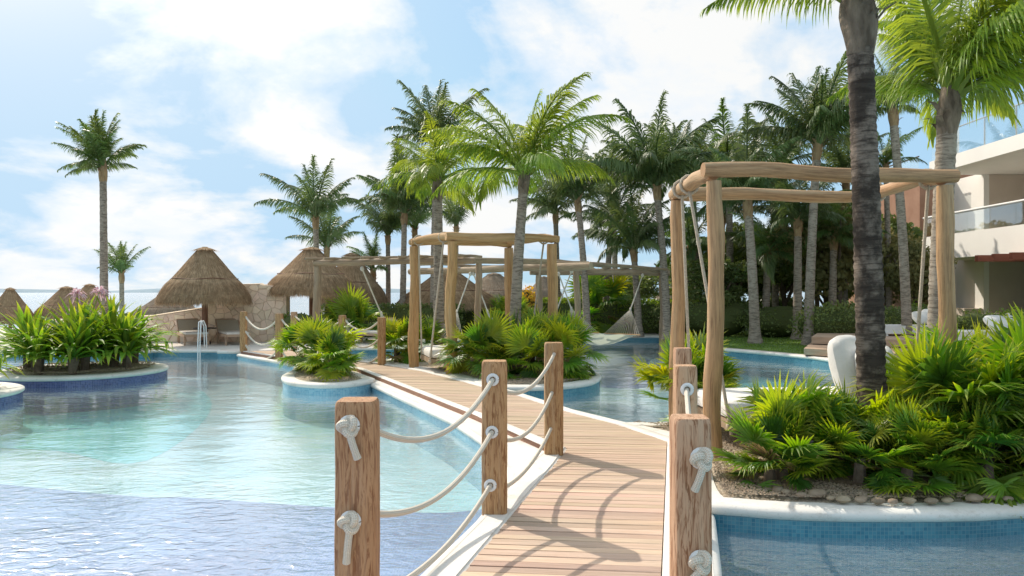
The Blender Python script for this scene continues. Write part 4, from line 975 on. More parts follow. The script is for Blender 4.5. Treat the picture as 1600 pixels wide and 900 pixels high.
def palm(label, base, top, r0, r1, FLn, n, fs='dark', emin=5, emax=86, wind=-.14, bark_='bark', ring=.10, sheath='sheath', group='coconut palms', bulge=1.35, azr=None, seed=1, skip=()):
    rnd = random.Random(seed * 13 + 5); base = Vector(base); top = Vector(top)
    t = thing('coconut_palm', label, 'palm tree', base, group)
    H = (top - base).length; N = max(10, int(H / ring)); pts = []; rs = []; side = (top - base); side.z = 0
    for k in range(N + 1):
        u = k / N; p = base.lerp(top, u); p -= side * (.55 * u * (1 - u)); pts.append(p)
        r = r0 + (r1 - r0) * min(1, u * 1.25); r += r0 * (.25 if fs == 'near' else .55) * max(0, 1 - u * H / .55) ** 2
        rs.append(r * (1.0 + ((.07 if fs == 'near' else .045) * rnd.uniform(.5, 1.2) if k % 2 else -.01)))
    m = MB(); m.tube(pts, rs, n=16 if fs != 'near' else 24, wob=.05, seed=seed); m.build('trunk', M[bark_], t)
    # fibrous sheath under the crown
    ax = (pts[-1] - pts[-2]).normalized(); m = MB(); sh = []; sr = []
    for k in range(9): u = k / 8; sh.append(top + ax * (-.35 + .75 * u) * (r1 / .11)); sr.append(r1 * (1.02 + (bulge - 1) * sin(pi * min(1, u * 1.1)) - .25 * u))
    m.tube(sh, sr, n=14, wob=.22, seed=seed + 2)
    for k in range(9):    # torn leaf bases
        a = rnd.random() * 2 * pi; z = rnd.uniform(-.28, .2) * r1 / .11; d = Vector((cos(a), sin(a), 0)); q = top + ax * z + d * r1 * .9; s_ = r1 / .11; l = rnd.uniform(.10, .24) * s_; w_ = .05 * s_; tv = Vector((-sin(a), cos(a), 0)) * w_
        m.add([q - tv, q + tv, q + d * l * .5 + Vector((0, 0, l * .6)) + tv * .8, q + d * l * .5 + Vector((0, 0, l * .6)) - tv * .8, q + d * l + Vector((0, 0, l * rnd.uniform(.2, .9)))], [(0, 1, 2, 3), (3, 2, 4)])
    m.build('leaf_sheath', M[sheath], t)
    hub = top + ax * .32 * (r1 / .11) - base
    for i in range(n):
        u = (i + .5) / n; e = emax - (emax - emin) * u ** .85; j = min(range(len(ELS)), key=lambda q: abs(ELS[q][0] - e)); az = i * 2.39996 + rnd.uniform(-.6, .6); e += rnd.uniform(-9, 9); j = min(range(len(ELS)), key=lambda q: abs(ELS[q][0] - e))
        if azr: az = azr(az, u)
        s_ = FLn * (.78 + .3 * sin(pi * (u * .8 + .15))) * rnd.uniform(.74, 1.14)
        ob = inst('frond', FS[fs][2 * j + rnd.randrange(2)], t, hub + Vector((cos(az), sin(az), 0)) * r1 * .5 + Vector((0, 0, -.22 * u * r1 / .11)), (rnd.uniform(-.5, .5), -radians(e - ELS[j][0]) * .9 if abs(e - ELS[j][0]) < 15 else 0, az), s_)
        if wind: ob.rotation_euler = (Matrix.Rotation(wind * (.4 + .6 * u), 3, 'Y') @ Matrix.Rotation(az, 3, 'Z')).to_euler()
    return t
def pp(label, bx, D, zb, tx, ty, FLpx, n, w_, Dt=None, **k):
    """palm from photo measures: trunk foot column bx at depth D, crown base at column tx and row ty, frond length and trunk width in photo pixels"""
    b = Q(bx, YH, D); tp = Q(tx, ty, Dt or D); r = w_ * D / F / 2
    return palm(label, (b.x, D, zb), tp, r * 1.1, r * .85, FLpx * D / F, n, **k)
pp('tall lone palm at the left rising from the lily island, crown blown leftwards', 163, 21.5, -.6, 161, 268, 79, 26, 12, fs='mid', seed=1, emin=37, wind=-.55)
pp('short young palm behind the lone tall palm at the left', 191, 30, -1.7, 190, 432, 49, 13, 8, fs='mid', seed=2, emin=45)
pp('upright palm between the two large thatched umbrellas, taller of the pair', 497, 28, -1.2, 493, 345, 88, 16, 10, fs='dark', seed=3, emin=42)
pp('shorter palm of the pair, just right of its taller neighbour', 508, 32, -1.5, 511, 392, 71, 13, 9, fs='dark', seed=4, emin=49)
pp('small low palm peeping over the bleached pergola beam', 585, 27, -.3, 583, 428, 56, 11, 9, fs='mid', seed=5, emin=38)
pp('slim palm with dark crown left of the big dark one', 607, 27, -.2, 606, 372, 77, 16, 8, fs='dark', seed=6, emin=45)
pp('big dark palm with wide crown behind the bright yellow-green one', 629, 25, -.2, 632, 338, 108, 22, 10, fs='dark', seed=7, emin=40)
pp('palm with bulging brown crown base just left of the bright curved trunk', 646, 28, -.2, 648, 362, 73, 16, 9, fs='mid', seed=8, emin=45)
pp('tallest dark palm crown poking above the bright palm in the middle', 677, 24, 0, 682, 232, 99, 18, 11, fs='dark', seed=9, emin=45)
pp('small dark palm seen between the two bright palms', 713, 33, -.2, 713, 358, 62, 13, 8, fs='dark', seed=11, emin=49)
pp('palm behind the right of the bright central palm, crown half hidden', 918, 23, 0, 903, 318, 99, 20, 11, fs='dark', seed=13, emin=35)
pp('large dark palm with slim curved trunk left of the near pergola', 1043, 23, 0, 1026, 298, 127, 26, 12, fs='dark', seed=14, emin=31)
pp('low dark palm filling the gap under the large dark palm', 998, 24, 0, 990, 395, 99, 22, 11, fs='dark', seed=15, emin=28)
pp('dark palm crown directly above the left end of the near pergola', 1092, 27, 0, 1082, 300, 95, 19, 11, fs='dark', seed=16, emin=35)
pp('palm with thick pale trunk standing on the lawn behind the near pergola', 1180, 20.8, 0, 1168, 322, 120, 23, 15, fs='dark', seed=17, emin=35, ring=.12)
pp('tall palm with leaning grey trunk left of the black patched trunk', 1263, 20, 0, 1277, 232, 138, 25, 14, fs='dark', seed=18, emin=31)
pp('medium palm behind the lawn between the two thicker trunks', 1246, 22.5, 0, 1247, 352, 90, 19, 13, fs='dark', seed=19, emin=28)
pp('small green palm crown peeping beside the building balcony', 1390, 24, 0, 1384, 262, 62, 14, 9, fs='mid', seed=24, emin=31)
pp('slender palm between the black patched trunk and the building, leaning left', 1418, 18.5, 0, 1395, 178, 86, 18, 14, fs='dark', seed=22, emin=31)
pp('dark palm deep in the garden behind the large dark palm', 1120, 29, 0, 1130, 340, 90, 17, 10, fs='dark', seed=25, emin=31)
pp('dark garden palm left of the leaning grey trunk', 1212, 27, 0, 1208, 320, 88, 18, 10, fs='dark', seed=26, emin=28)
pp('low palm right of the far hammock pergola among the bushes', 945, 26, 0, 955, 360, 84, 17, 10, fs='dark', seed=27, emin=28)
pp('palm crown rising over the garden right of the leaning grey trunk', 1318, 25, 0, 1322, 285, 90, 18, 11, fs='dark', seed=28, emin=28)
pp('far dark palm behind the bright central palm crown, right side', 872, 28, 0, 868, 338, 80, 17, 9, fs='dark', seed=51, emin=20)
pp('far dark palm between the central palm and the large dark one', 962, 31, 0, 958, 300, 84, 17, 9, fs='dark', seed=52, emin=15)
pp('far dark palm peeping left of the near pergola post, behind', 1062, 32, 0, 1058, 262, 78, 17, 9, fs='dark', seed=53, emin=15)
pp('deep garden palm with drooping crown behind the near pergola, left part', 1142, 25.5, 0, 1138, 268, 96, 20, 11, fs='mid', seed=54, emin=10)
pp('deep garden palm between the pale thick trunk and the leaning one', 1222, 30, 0, 1226, 262, 88, 18, 10, fs='dark', seed=55, emin=15)
pp('low garden palm with drooping green fronds in the pergola opening', 1196, 24.2, 0, 1200, 400, 88, 20, 12, fs='mid', seed=56, emin=0)
pp('low drooping garden palm left of the black patched trunk', 1300, 23.2, 0, 1303, 375, 84, 18, 12, fs='mid', seed=57, emin=0)
pp('low drooping palm at the garden edge behind the hammock', 1075, 26.2, 0, 1078, 392, 84, 18, 11, fs='mid', seed=58, emin=0)
# the two bright palms of the middle planter
pp('bright yellow-green palm behind the swing bed pergola, drooping fronds', 686, 15.9, .0, 684, 292, 116, 17, 16, fs='bright', seed=30, emin=14, emax=80, sheath='sheath_grey')
pp('bright central palm with curved grey trunk in front of the small pergola', 802, 13.0, .0, 819, 282, 158, 20, 17.5, fs='bright', seed=31, emin=12, emax=84, sheath='sheath_grey', ring=.08)
# the two near palms on the right
b = Q(1364, YH, 6.0); palm('near palm with thick trunk patched black, in front of the large pergola', (b.x, 6.0, .02), Q(1341, 26, 6.0), 0.113, .098, 1.35, 17, fs='near', seed=41, emin=44, emax=80, bark_='bark_near', ring=.035, sheath='sheath_grey', bulge=1.45)
b = Q(1463, YH, 9.6); palm('near palm right of the black patched one, crown drooping before the building', (b.x, 9.6, 0), Q(1482, 168, 9.6), .125, .115, 2.1, 28, fs='near', seed=43, emin=26, emax=82, azr=lambda a, u: a if u < .3 else radians(10) + .62 * (((a + pi) % (2 * pi)) - pi), bark_='bark', ring=.05, sheath='sheath_grey', bulge=1.3)

# ================================================================== FAN PALM CLUMPS
def fan_leaf(elev, R, pet, seed, droop=.3, nseg=30, arc=230, pitch=10):
    rnd = random.Random(seed); mb = MB(); N = 5; pts = [Vector((0, 0, 0))]; a = radians(elev)
    for i in range(N): d = Vector((cos(a), 0, sin(a))); pts.append(pts[-1] + d * (pet / N)); a -= radians(2.5)
    mb.tube(pts, [.010, .009, .008, .007, .006, .006], n=4, caps=False); mb.uv = [(0, .1)] * len(mb.uv)
    h = pts[-1]; a2 = a + radians(pitch); fwd = Vector((cos(a2), 0, sin(a2))); side = Vector((0, 1, 0)); nrm = Vector((-sin(a2), 0, cos(a2)))
    for k in range(nseg):
        u = (k + .5) / nseg * 2 - 1; th = radians(arc / 2) * u + rnd.uniform(-.03, .03); l = R * (1 - .25 * abs(u) ** 2) * rnd.uniform(.88, 1.1)
        d = fwd * cos(th) + side * sin(th) + nrm * rnd.uniform(.02, .2); d.normalize(); cr = d.cross(nrm).normalized()
        wm = R * radians(arc) / nseg * .36; dz = Vector((0, 0, -1)); dr = droop * rnd.uniform(.2, 1.5)
        m1 = h + d * l * .36; m2 = m1 + (d + dz * dr * .4).normalized() * l * .34; e = m2 + (d + dz * dr * 1.5).normalized() * l * .34
        rg = nrm * wm * .5
        mb.add([h, m1 - cr * wm, m1 + rg, m1 + cr * wm, m2 - cr * wm * .72, m2 + rg * .7, m2 + cr * wm * .72, e],
               [(0, 1, 2), (0, 2, 3), (1, 4, 5, 2), (2, 5, 6, 3), (4, 7, 5), (5, 7, 6)], [(0, .15), (0, .5), (0, .5), (0, .5), (0, .78), (0, .78), (0, .78), (0, 1)])
    return mb.mesh('fan_leaf')
FE = [82, 66, 50, 34, 14, -12, -34]
FAN = [fan_leaf(e, 1.0, 1.0, 50 + i * 3 + q, droop=(.12, .38)[q] + .12 * i / 5, pitch=(22, -14)[q]) for i, e in enumerate(FE) for q in range(2)]
FANM = {}
for m_ in ('fan', 'fan_deep', 'fan_yellow', 'fan_dry'):
    FANM[m_] = [me.copy() for me in FAN]
    for me in FANM[m_]: me.materials.append(M[m_])
def fan_palm(label, x, y, z, h, n, spread, seed, group='fan palm clumps in the planters', low=-36, lsize=.42, core=None):
    """h: height of the clump; leaves spring from a few short stems"""
    rnd = random.Random(seed); t = thing('fan_palm', label, 'fan palm', (x, y, z), group); heads = []
    for k in range(max(2, n // 14)):
        a = rnd.random() * 2 * pi; r = spread * .55 * sqrt(rnd.random()); hh = rnd.uniform(.12, .34) * h; heads.append((r * cos(a), r * sin(a), hh))
        m = MB(); m.tube([(x + r * cos(a), y + r * sin(a), z - .02), (x + r * cos(a) * 1.03, y + r * sin(a), z + hh)], [.05, .04], n=8, wob=.3, seed=k); m.build('stem', M['bark_dark'], t)
    for i in range(n):
        hx, hy, hz = heads[i % len(heads)]; u = rnd.random(); e = 86 - (86 - low) * u ** 1.25; j = min(range(7), key=lambda q: abs(FE[q] - e)); az = i * 2.39996 + rnd.uniform(-.5, .5)
        R = lsize * rnd.uniform(.75, 1.1); s_ = R
        want = (h - hz) * rnd.uniform(.55, 1.0) if e > 40 else spread * rnd.uniform(.6, 1.0)
        k = max(.6, min(1.0, want / (1.85 * R))) * rnd.choice((1, 1, 1, .8));
        u2 = rnd.random(); mk = 'fan_dry' if (e < 10 and u2 < .16) else 'fan_yellow' if u2 < .22 else 'fan_deep' if u2 < .42 else 'fan'
        inst('fan_leaf', FANM[mk][2 * j + rnd.randrange(2)], t, (hx + rnd.uniform(-.04, .04), hy + rnd.uniform(-.04, .04), hz), (rnd.uniform(-.32, .32), rnd.uniform(-.18, .18), az), (s_ * k * 1.15, s_ * k * 1.15, s_ * k * 1.15))
    return t
# right-hand near bed
fan_palm('lower left clump of the near bed, spilling beside the pergola post', 2.18, 5.75, .05, .70, 46, .46, 1, lsize=.42)
fan_palm('second near clump, in front of the swing bed and left of the dark trunk', 2.65, 5.95, .06, .64, 44, .44, 2, lsize=.38)
fan_palm('near clump right in front of the black patched palm trunk', 3.05, 5.55, .06, .60, 44, .42, 3, lsize=.37)
fan_palm('tall near clump just right of the black patched palm trunk', 3.42, 5.75, .06, 1.02, 46, .50, 4, lsize=.58)
fan_palm('near clump in front of the right pergola post', 3.95, 5.95, .06, 1.04, 44, .52, 5, lsize=.60)
fan_palm('tall clump at the right photo edge, bright tips', 4.35, 5.95, .06, 1.24, 48, .55, 6, lsize=.63)
fan_palm('clump at the right photo edge, lower and in front', 4.15, 5.5, .05, .80, 40, .45, 7, lsize=.52)
fan_palm('rightmost clump, mostly outside the picture', 4.95, 6.3, .06, 1.25, 44, .6, 8, lsize=.58)
fan_palm('upright clump behind the right pergola post', 4.35, 7.1, .05, 1.15, 40, .5, 9, lsize=.55)
fan_palm('low front clump at the left end of the near bed by the gravel', 1.98, 5.62, .05, .50, 30, .40, 31, lsize=.34)
fan_palm('low front clump beside the brown soil, below the dark trunk', 2.75, 5.45, .05, .46, 28, .40, 32, lsize=.33)
fan_palm('low front clump with drooping leaves between the two tall right clumps', 3.62, 5.42, .05, .55, 30, .42, 33, lsize=.38)
fan_palm('clump filling the right bed behind the front row, left of the edge', 3.7, 6.5, .06, 1.0, 36, .5, 34, lsize=.5)
fan_palm('low clump tucked behind the front row near the middle of the near bed', 2.42, 5.6, .05, .52, 34, .42, 36, lsize=.36)
# behind the near pergola's left posts
fan_palm('clump behind the two left posts of the near pergola', 2.05, 8.15, .02, .98, 36, .55, 10, lsize=.56, low=5)
fan_palm('small clump between the pergola posts and the swing bed', 2.35, 8.1, .02, .62, 16, .42, 11, lsize=.48)
# middle planter
fan_palm('dense clump right of the small pergola front post', -.40, 12.75, .03, 1.10, 50, .62, 12, lsize=.55)
fan_palm('broad clump at the foot of the curved bright palm', .15, 12.55, .04, 1.05, 52, .62, 13, lsize=.55)
fan_palm('rightmost clump of the middle planter, above its rounded end', .80, 12.85, .04, 1.08, 50, .62, 14, lsize=.55)
fan_palm('clump behind the middle planter front row', .35, 13.6, .04, 1.15, 36, .6, 15, lsize=.55)
fan_palm('clump left of the swing bed, behind the far rail post', -2.25, 15.3, .02, .95, 40, .5, 16, lsize=.50)
fan_palm('low clump between swing bed pergola posts', -1.75, 15.4, .02, 1.0, 34, .5, 17, lsize=.50)
# small round planter
fan_palm('larger clump of the small round planter by the walk', -3.45, 13.35, .02, 1.0, 46, .60, 18, lsize=.58)
fan_palm('rear clump of the small round planter with drooping outer leaves', -3.75, 13.95, .02, .95, 34, .5, 35, lsize=.52)
fan_palm('smaller front clump of the small round planter', -2.95, 12.65, .02, .78, 38, .50, 19, lsize=.50)
# far garden
fan_palm('far fan palm under the bleached pergola, yellowish leaves', -.3, 24.9, 0, 1.6, 26, .8, 20, lsize=.8, group='fan palms by the hedge')
fan_palm('far fan palm left of the hammock rope', 3.1, 25.6, 0, 2.2, 34, 1.1, 21, lsize=.9, group='fan palms by the hedge')
fan_palm('far fan palm at the pool end behind the rail posts', -4.9, 22.0, 0, 1.7, 24, .8, 22, lsize=.8, group='fan palms by the hedge')

# ================================================================== CRINUM LILIES
def strap(elev, droop, seed, L=1.0, w_=.088, fold=0):
    rnd = random.Random(seed); N = 9; p = Vector((0, 0, 0)); mb = MB(); vs = []; uv = []; a = radians(elev)
    for i in range(N + 1):
        s = i / N; ww = w_ * (sin(pi * min(1, .22 + s * .55)) if s < .55 else max(0.02, 1 - ((s - .55) / .45) ** 1.6)) * .5
        d = Vector((cos(a), 0, sin(a))); nrm = Vector((-sin(a), 0, cos(a)))
        vs += [p + Vector((0, -ww, 0)) + nrm * ww * .35, p, p + Vector((0, ww, 0)) + nrm * ww * .35]; uv += [(0, s)] * 3; p = p + d * (L / N); a -= radians(droop / N * (.3 + 1.4 * s))
        if fold and s > fold: a = max(a - 1.0, radians(-85)); fold = 9
    mb.add(vs, [(3 * i + j, 3 * i + j + 1, 3 * i + j + 4, 3 * i + j + 3) for i in range(N) for j in range(2)], uv); me = mb.mesh('strap_leaf', True); me.materials.append(M['strap']); return me
SE = [(84, 30, 0), (76, 55, 0), (66, 80, .72), (56, 90, 0), (46, 95, 0), (34, 95, .6), (20, 80, 0)]
STR = [strap(e, d, i, fold=f) for i, (e, d, f) in enumerate(SE)]
def crinum(label, x, y, z, h, n, seed, flowers=(), group='spider lily clumps in the left planters'):
    rnd = random.Random(seed); t = thing('spider_lily', label, 'lily plant', (x, y, z), group)
    m = MB(); m.tube([(x, y, z - .03), (x + .02, y, z + .22), (x + .02, y, z + .34)], [.07, .085, .05], n=10, wob=.35, seed=seed); m.build('stem', M['bark_dark'], t)
    for i in range(n):
        u = i / n; j = min(6, int(u ** .8 * 7)); az = i * 2.39996 + rnd.uniform(-.3, .3); s_ = h * rnd.uniform(.82, 1.12)
        inst('strap_leaf', STR[j], t, (0.02 * cos(az), .02 * sin(az), .20), (rnd.uniform(-.1, .1), 0, az), (s_, s_ * 1.15, s_))
    for (dx, dy, hz) in flowers:
        m = MB(); m.tube([(x, y, z + .2), (x + dx * .6, y + dy, z + hz * .7), (x + dx, y + dy, z + hz)], .014, n=6); m.build('flower_stalk', M['petiole'], t)
        f = MB(); c = Vector((x + dx, y + dy, z + hz))
        for k in range(46):
            v = Vector((rnd.gauss(0, 1), rnd.gauss(0, 1), rnd.gauss(.3, .8))).normalized(); l = rnd.uniform(.12, .2); w_ = v.orthogonal().normalized() * .014
            a = c + v * .02; b_ = a + v * l * .6; e = b_ + (v + Vector((0, 0, -1.1))).normalized() * l * .55
            f.add([a - w_ * .4, a + w_ * .4, b_ + w_, b_ - w_, e + w_ * .5, e - w_ * .5], [(0, 1, 2, 3), (3, 2, 4, 5)])
        f.build('flower_head', M['pink'], t)
    return t
for i, (lb, x, y, h, n, fl) in enumerate([
    ('leftmost lily clump of the round island, leaves arching to the water', -9.05, 13.75, .92, 32, ()),
    ('lily clump in the left middle of the round island, front row', -8.65, 13.35, .85, 32, ()),
    ('lily clump in the island centre under the pink flowers', -8.15, 13.7, 1.0, 34, ((.0, .1, 1.36), (.38, .15, 1.40))),
    ('front lily clump of the island, right of centre', -7.75, 13.35, .92, 32, ()),
    ('tallest lily clump of the island, straight leaves right of the flowers', -7.55, 13.95, 1.1, 34, ()),
    ('rear lily clump of the island with a small pink bud', -8.55, 14.5, 1.0, 30, ((-.1, 0, .98),)),
    ('rear right lily clump of the island', -7.55, 14.7, .92, 30, ()),
    ('low lily clump at the front of the island left of centre', -8.35, 12.98, .72, 26, ()),
    ('lily clump at the right end of the island, leaves over the rim', -7.2, 13.75, .82, 28, ()),
    ('low lily clump at the front right of the island', -7.75, 12.98, .70, 26, ()),
    ('middle rear lily clump between the flowers and the palm trunk', -8.0, 14.4, 1.05, 30, ()),
    ('lily clump at the left edge in the corner planter', -8.35, 10.7, .98, 32, ()),
    ('second lily clump of the corner planter, mostly outside the photo', -8.4, 10.9, 1.0, 28, ())]):
    crinum(lb, x, y, .05, h * 1.12, int(n * 1.9), i + 3, fl)

# ================================================================== TREES AND HEDGES
def leaf_cloud(mb, c, rad, n, ls, seed, shell=.55, box=None):
    rnd = random.Random(seed)
    for k in range(n):
        if box:
            f = rnd.random(); p = Vector([rnd.uniform(-1, 1) for _ in range(3)])
            ax = rnd.choice((0, 1, 1, 2, 2)); p[ax] = (1 if ax == 2 else rnd.choice((-1, 1))) * rnd.uniform(.8, 1.04)
            p = Vector((p.x * box[0], p.y * box[1], p.z * box[2]))
            if p.z < -box[2]: p.z = -box[2]
        else:
            v = Vector((rnd.gauss(0, 1), rnd.gauss(0, 1), rnd.gauss(0, 1))).normalized(); r = rnd.uniform(shell, 1) ** .6
            r *= 1 + .28 * mnoise.noise(v * 2.1 + Vector((seed, 0, 0))); p = Vector((v.x * rad[0], v.y * rad[1], v.z * rad[2])) * r
        p = p + Vector(c); a = Vector((rnd.gauss(0, 1), rnd.gauss(0, 1), rnd.gauss(.1, .6))).normalized(); b = a.orthogonal().normalized()
        b = (Matrix.Rotation(rnd.random() * 6.28, 3, a) @ b); l = ls * rnd.uniform(.6, 1.3); w_ = b.cross(a) * l * .3; nn_ = a
        mb.add([p, p + b * l * .5 + w_, p + b * l, p + b * l * .5 - w_], [(0, 1, 2), (0, 2, 3)], [(0, 0)] * 4)
def tree_mesh(seed, lobes, n, ls, mt):
    rnd = random.Random(seed); mb = MB()
    for k in range(lobes):
        a = rnd.random() * 6.28; r = rnd.uniform(.1, .62); z = rnd.uniform(-.5, .6); s_ = rnd.uniform(.26, .46)
        leaf_cloud(mb, (r * cos(a), r * sin(a), z), (s_, s_, s_ * .8), n // lobes, ls, seed * 20 + k, .35)
    me = mb.mesh('crown'); me.materials.append(M[mt]); return me
TM = [tree_mesh(1, 13, 8500, .085, 'leaf'), tree_mesh(2, 12, 8500, .085, 'leaf'), tree_mesh(3, 12, 6500, .085, 'leaf_olive')]
def tree(label, x, y, h, r, k, zc=None, seed=0, hr=None, n=5, group='broadleaf garden trees'):
    rnd = random.Random(seed + 77); t = thing('garden_tree', label, 'tree', (x, y, 0), group); zc = zc or h * .62; hr = hr or h * .42
    m = MB(); m.tube([(x, y, -.05), (x + .05, y, zc * .35), (x - .05, y, zc * .8)], [.13, .10, .07], n=10, wob=.1)
    for q in range(6):
        a = rnd.random() * 6.28; m.tube([(x, y, zc * rnd.uniform(.35, .7)), (x + r * .35 * cos(a), y + r * .35 * sin(a), zc), (x + r * .6 * cos(a), y + r * .6 * sin(a), zc + hr * .4)], [.06, .04, .015], n=6)
    m.build('trunk', M['bark_dark'], t); c = inst('crown', TM[k], t, (0, 0, zc), (0, 0, rnd.random() * 6), (r, r, hr)); c['kind'] = 'stuff'
def tx(px, D): return (px - 800) * D / F
for i, (lb, px, D, hz, r, k) in enumerate([
    ('dark leafy tree behind the pale thick palm trunk', 1150, 28, 4.2, 2.4, 0), ('dark dense tree between the two garden palm trunks', 1225, 27, 3.7, 2.2, 1),
    ('leafy tree left of the black patched palm trunk, olive foliage', 1310, 24, 4.8, 2.3, 2), ('tall olive tree against the brown cladding of the building', 1385, 25, 3.9, 1.6, 2),
    ('dark tree deep behind the near pergola left posts', 1080, 31, 3.4, 2.6, 1), ('dark bush tree behind the hammock', 985, 32, 2.6, 2.2, 0),
    ('leafy tree behind the black patched palm trunk', 1350, 27, 4.4, 2.3, 0), ('dark tree at the back of the lawn', 1190, 33, 4.4, 3.0, 1), ('broad dark tree in the far garden', 1275, 32, 4.6, 3.0, 0),
    ('thin olive tree right beside the building corner', 1432, 23, 3.2, 1.2, 2), ('low dark tree at the garden edge, left of the lawn', 1120, 24.5, 2.7, 1.5, 0), ('low tree among the trunks behind the lawn', 1290, 29, 3.2, 2.0, 1)]):
    tree(lb, tx(px, D), D, hz, r, k, seed=i)
def bush(label, px, D, w_, dpt, h, n=1500, ls=.11, mt='leaf', boxy=True, seed=0, group='bushes of the garden', nm='bush', z0=0.0):
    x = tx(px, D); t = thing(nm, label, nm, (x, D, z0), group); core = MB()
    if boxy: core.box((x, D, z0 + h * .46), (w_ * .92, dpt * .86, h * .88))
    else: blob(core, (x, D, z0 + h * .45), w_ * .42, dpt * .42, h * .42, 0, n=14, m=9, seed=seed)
    core.build('dark_core', M['under'], t, smooth=False); m = MB()  # solid core behind the leaves, in a darker leaf colour
    if boxy: leaf_cloud(m, (x, D, z0 + h * .5), None, n, ls, seed, box=(w_ / 2, dpt / 2, h / 2))
    else:
        rnd = random.Random(seed)
        for q in range(7): a = rnd.random() * 6.28; leaf_cloud(m, (x + w_ * .25 * cos(a), D + dpt * .25 * sin(a), z0 + h * rnd.uniform(.38, .66)), (w_ * .3, dpt * .3, h * .34), n // 7, ls, seed * 9 + q, .6)
    f = m.build('foliage', M[mt], t, smooth=False); f['kind'] = 'stuff'; return t
bush('clipped dark green hedge right of the wide thatched umbrella', 612, 24.2, 4.6, .8, 1.05, 4200, .085, 'leaf', seed=1, nm='hedge', group='hedges')
bush('yellow-green hedge seen below the small pergola', 745, 25.8, 4.6, .9, 1.0, 3200, .10, 'leaf_light', seed=2, nm='hedge', group='hedges')
bush('long bright yellow-green hedge behind the hammock', 990, 26.3, 6.0, 1.0, 1.15, 4400, .11, 'leaf_light', seed=3, nm='hedge', group='hedges')
bush('bright hedge left part beneath the bleached pergola posts', 868, 26.0, 2.0, .9, 1.2, 1600, .11, 'leaf_light', seed=4, nm='hedge', group='hedges')
bush('glossy dark shrub left of the black patched palm trunk', 1308, 20.2, 2.5, 1.4, 1.25, 3600, .085, 'leaf', False, 5)
bush('glossy shrub right of the black patched palm trunk', 1395, 20.6, 2.2, 1.2, 1.15, 2800, .085, 'leaf', False, 6)
bush('dark low shrub under the garden palms beside the lawn', 1215, 23.5, 2.6, 1.2, 1.15, 2400, .09, 'leaf', False, 7)
bush('dark low shrub left of the pale thick palm trunk', 1120, 24.0, 2.8, 1.3, 1.4, 2600, .09, 'leaf', False, 8)
bush('bright lit shrub far behind the lawn', 1205, 30, 3.0, 1.2, 1.6, 1800, .12, 'leaf_light', False, 9)
bush('shrub below the ground floor window of the building', 1530, 18.5, 1.7, 1.0, 1.05, 2200, .08, 'leaf', False, 10)
bush('lighter shrub at the right photo edge before the building', 1590, 17, 1.0, .9, 1.2, 1500, .08, 'leaf_light', False, 11)
bush('bright shrub between slender palm trunk and pergola post', 1440, 21.5, 1.2, .8, 1.25, 1400, .09, 'leaf_light', False, 12)
bush('dark shrub at the far left of the lawn behind the posts', 1062, 25.5, 2.4, 1.2, 1.3, 2000, .10, 'leaf', False, 13)
bush('dark bush beneath the low garden palm', 930, 27.8, 2.6, 1.2, 1.5, 1800, .11, 'leaf', False, 14)
bush('orange leaved shrub below the small pergola beam', 820, 25.4, .9, .8, 1.75, 800, .14, 'flower_orange', False, 15)
bush('green shrub at the far end of the walk', 470, 21.2, 1.6, .9, .95, 1500, .09, 'leaf_light', False, 16)

# ================================================================== BUILDING
bd = thing('hotel_building', 'white modern building with glass balconies and brown clad wing at the right', 'building', (18, 24, 0))
XF = 15.95      # balcony front
sk = lambda x, y: x + (26.0 - y) * .006
def slab(nm, x0, x1, y0, y1, z0, z1, m_): b = MB(); b.box(((x0 + x1) / 2, (y0 + y1) / 2, (z0 + z1) / 2), (x1 - x0, y1 - y0, z1 - z0)); return b.build(nm, M[m_], bd, smooth=False)
slab('balcony_slab', XF + .003, 21, 10, 28.7, 2.70, 2.98, 'white_wall')
pz = slab('balcony_parapet', XF, XF + .14, 10, 28.7, 2.697, 3.58, 'white_wall'); slab('parapet_end', XF + .14, 17.6, 28.55, 28.697, 2.70, 3.58, 'white_wall')
slab('parapet_step', XF - .12, XF - .003, 10, 22.6, 2.72, 3.66, 'white_wall')
slab('roof_terrace_slab', XF - .3, 21, 8, 27.6, 5.86, 6.34, 'white_wall')
slab('facade_wall', 17.6, 17.8, 27.46, 29.4, .0, 5.92, 'white_wall'); slab('recess_wall', 17.803, 21, 27.463, 27.6, 0, 5.85, 'beige_wall'); slab('side_wall', 20.9, 21.1, 8, 27.46, 0, 5.85, 'beige_wall')
slab('plinth', 16.9, 17.597, 27.5, 29.2, 0, .85, 'beige_wall'); slab('planter_wall', 16.6, 20.8, 26.2, 26.4, 0, .7, 'beige_wall')
slab('corner_pier', XF + .05, XF + .45, 27.0, 27.4, 6.34, 7.55, 'white_wall')
slab('corner_column', 19.2, 19.5, 25.6, 25.9, 0, 2.70, 'white_wall')
slab('brown_wing', 16.3, 21, 29.42, 37, 0, 6.15, 'terracotta'); slab('upper_block', 18.6, 21, 12, 26, 6.34, 7.6, 'white_wall')
for k in range(14): b = MB(); b.box((XF + .05, 10.9 + 1.25 * k + .6, 3.95), (.02, 1.235, .70)); b.build('glass_panel', M['glass'], bd, smooth=False)
for k in range(12):
    b = MB(); b.box((XF - .22, 9 + 1.55 * k + .77, 6.34 + .47), (.02, 1.53, .92)); b.build('glass_panel', M['glass'], bd, smooth=False)
for k in range(5): b = MB(); b.box((16.36, 29.6 + 1.4 * k + .7, 6.52), (.02, 1.38, .74)); b.build('glass_panel', M['glass'], bd, smooth=False)
b = MB(); b.tube([(XF + .05, 10, 4.33), (XF + .05, 28.6, 4.33)], .045, n=8); b.build('handrail', M['white_plastic'], bd)
b = MB(); b.tube([(XF - .22, 9, 7.29), (XF - .22, 27.5, 7.29)], .025, n=6); b.build('handrail', M['steel'], bd)
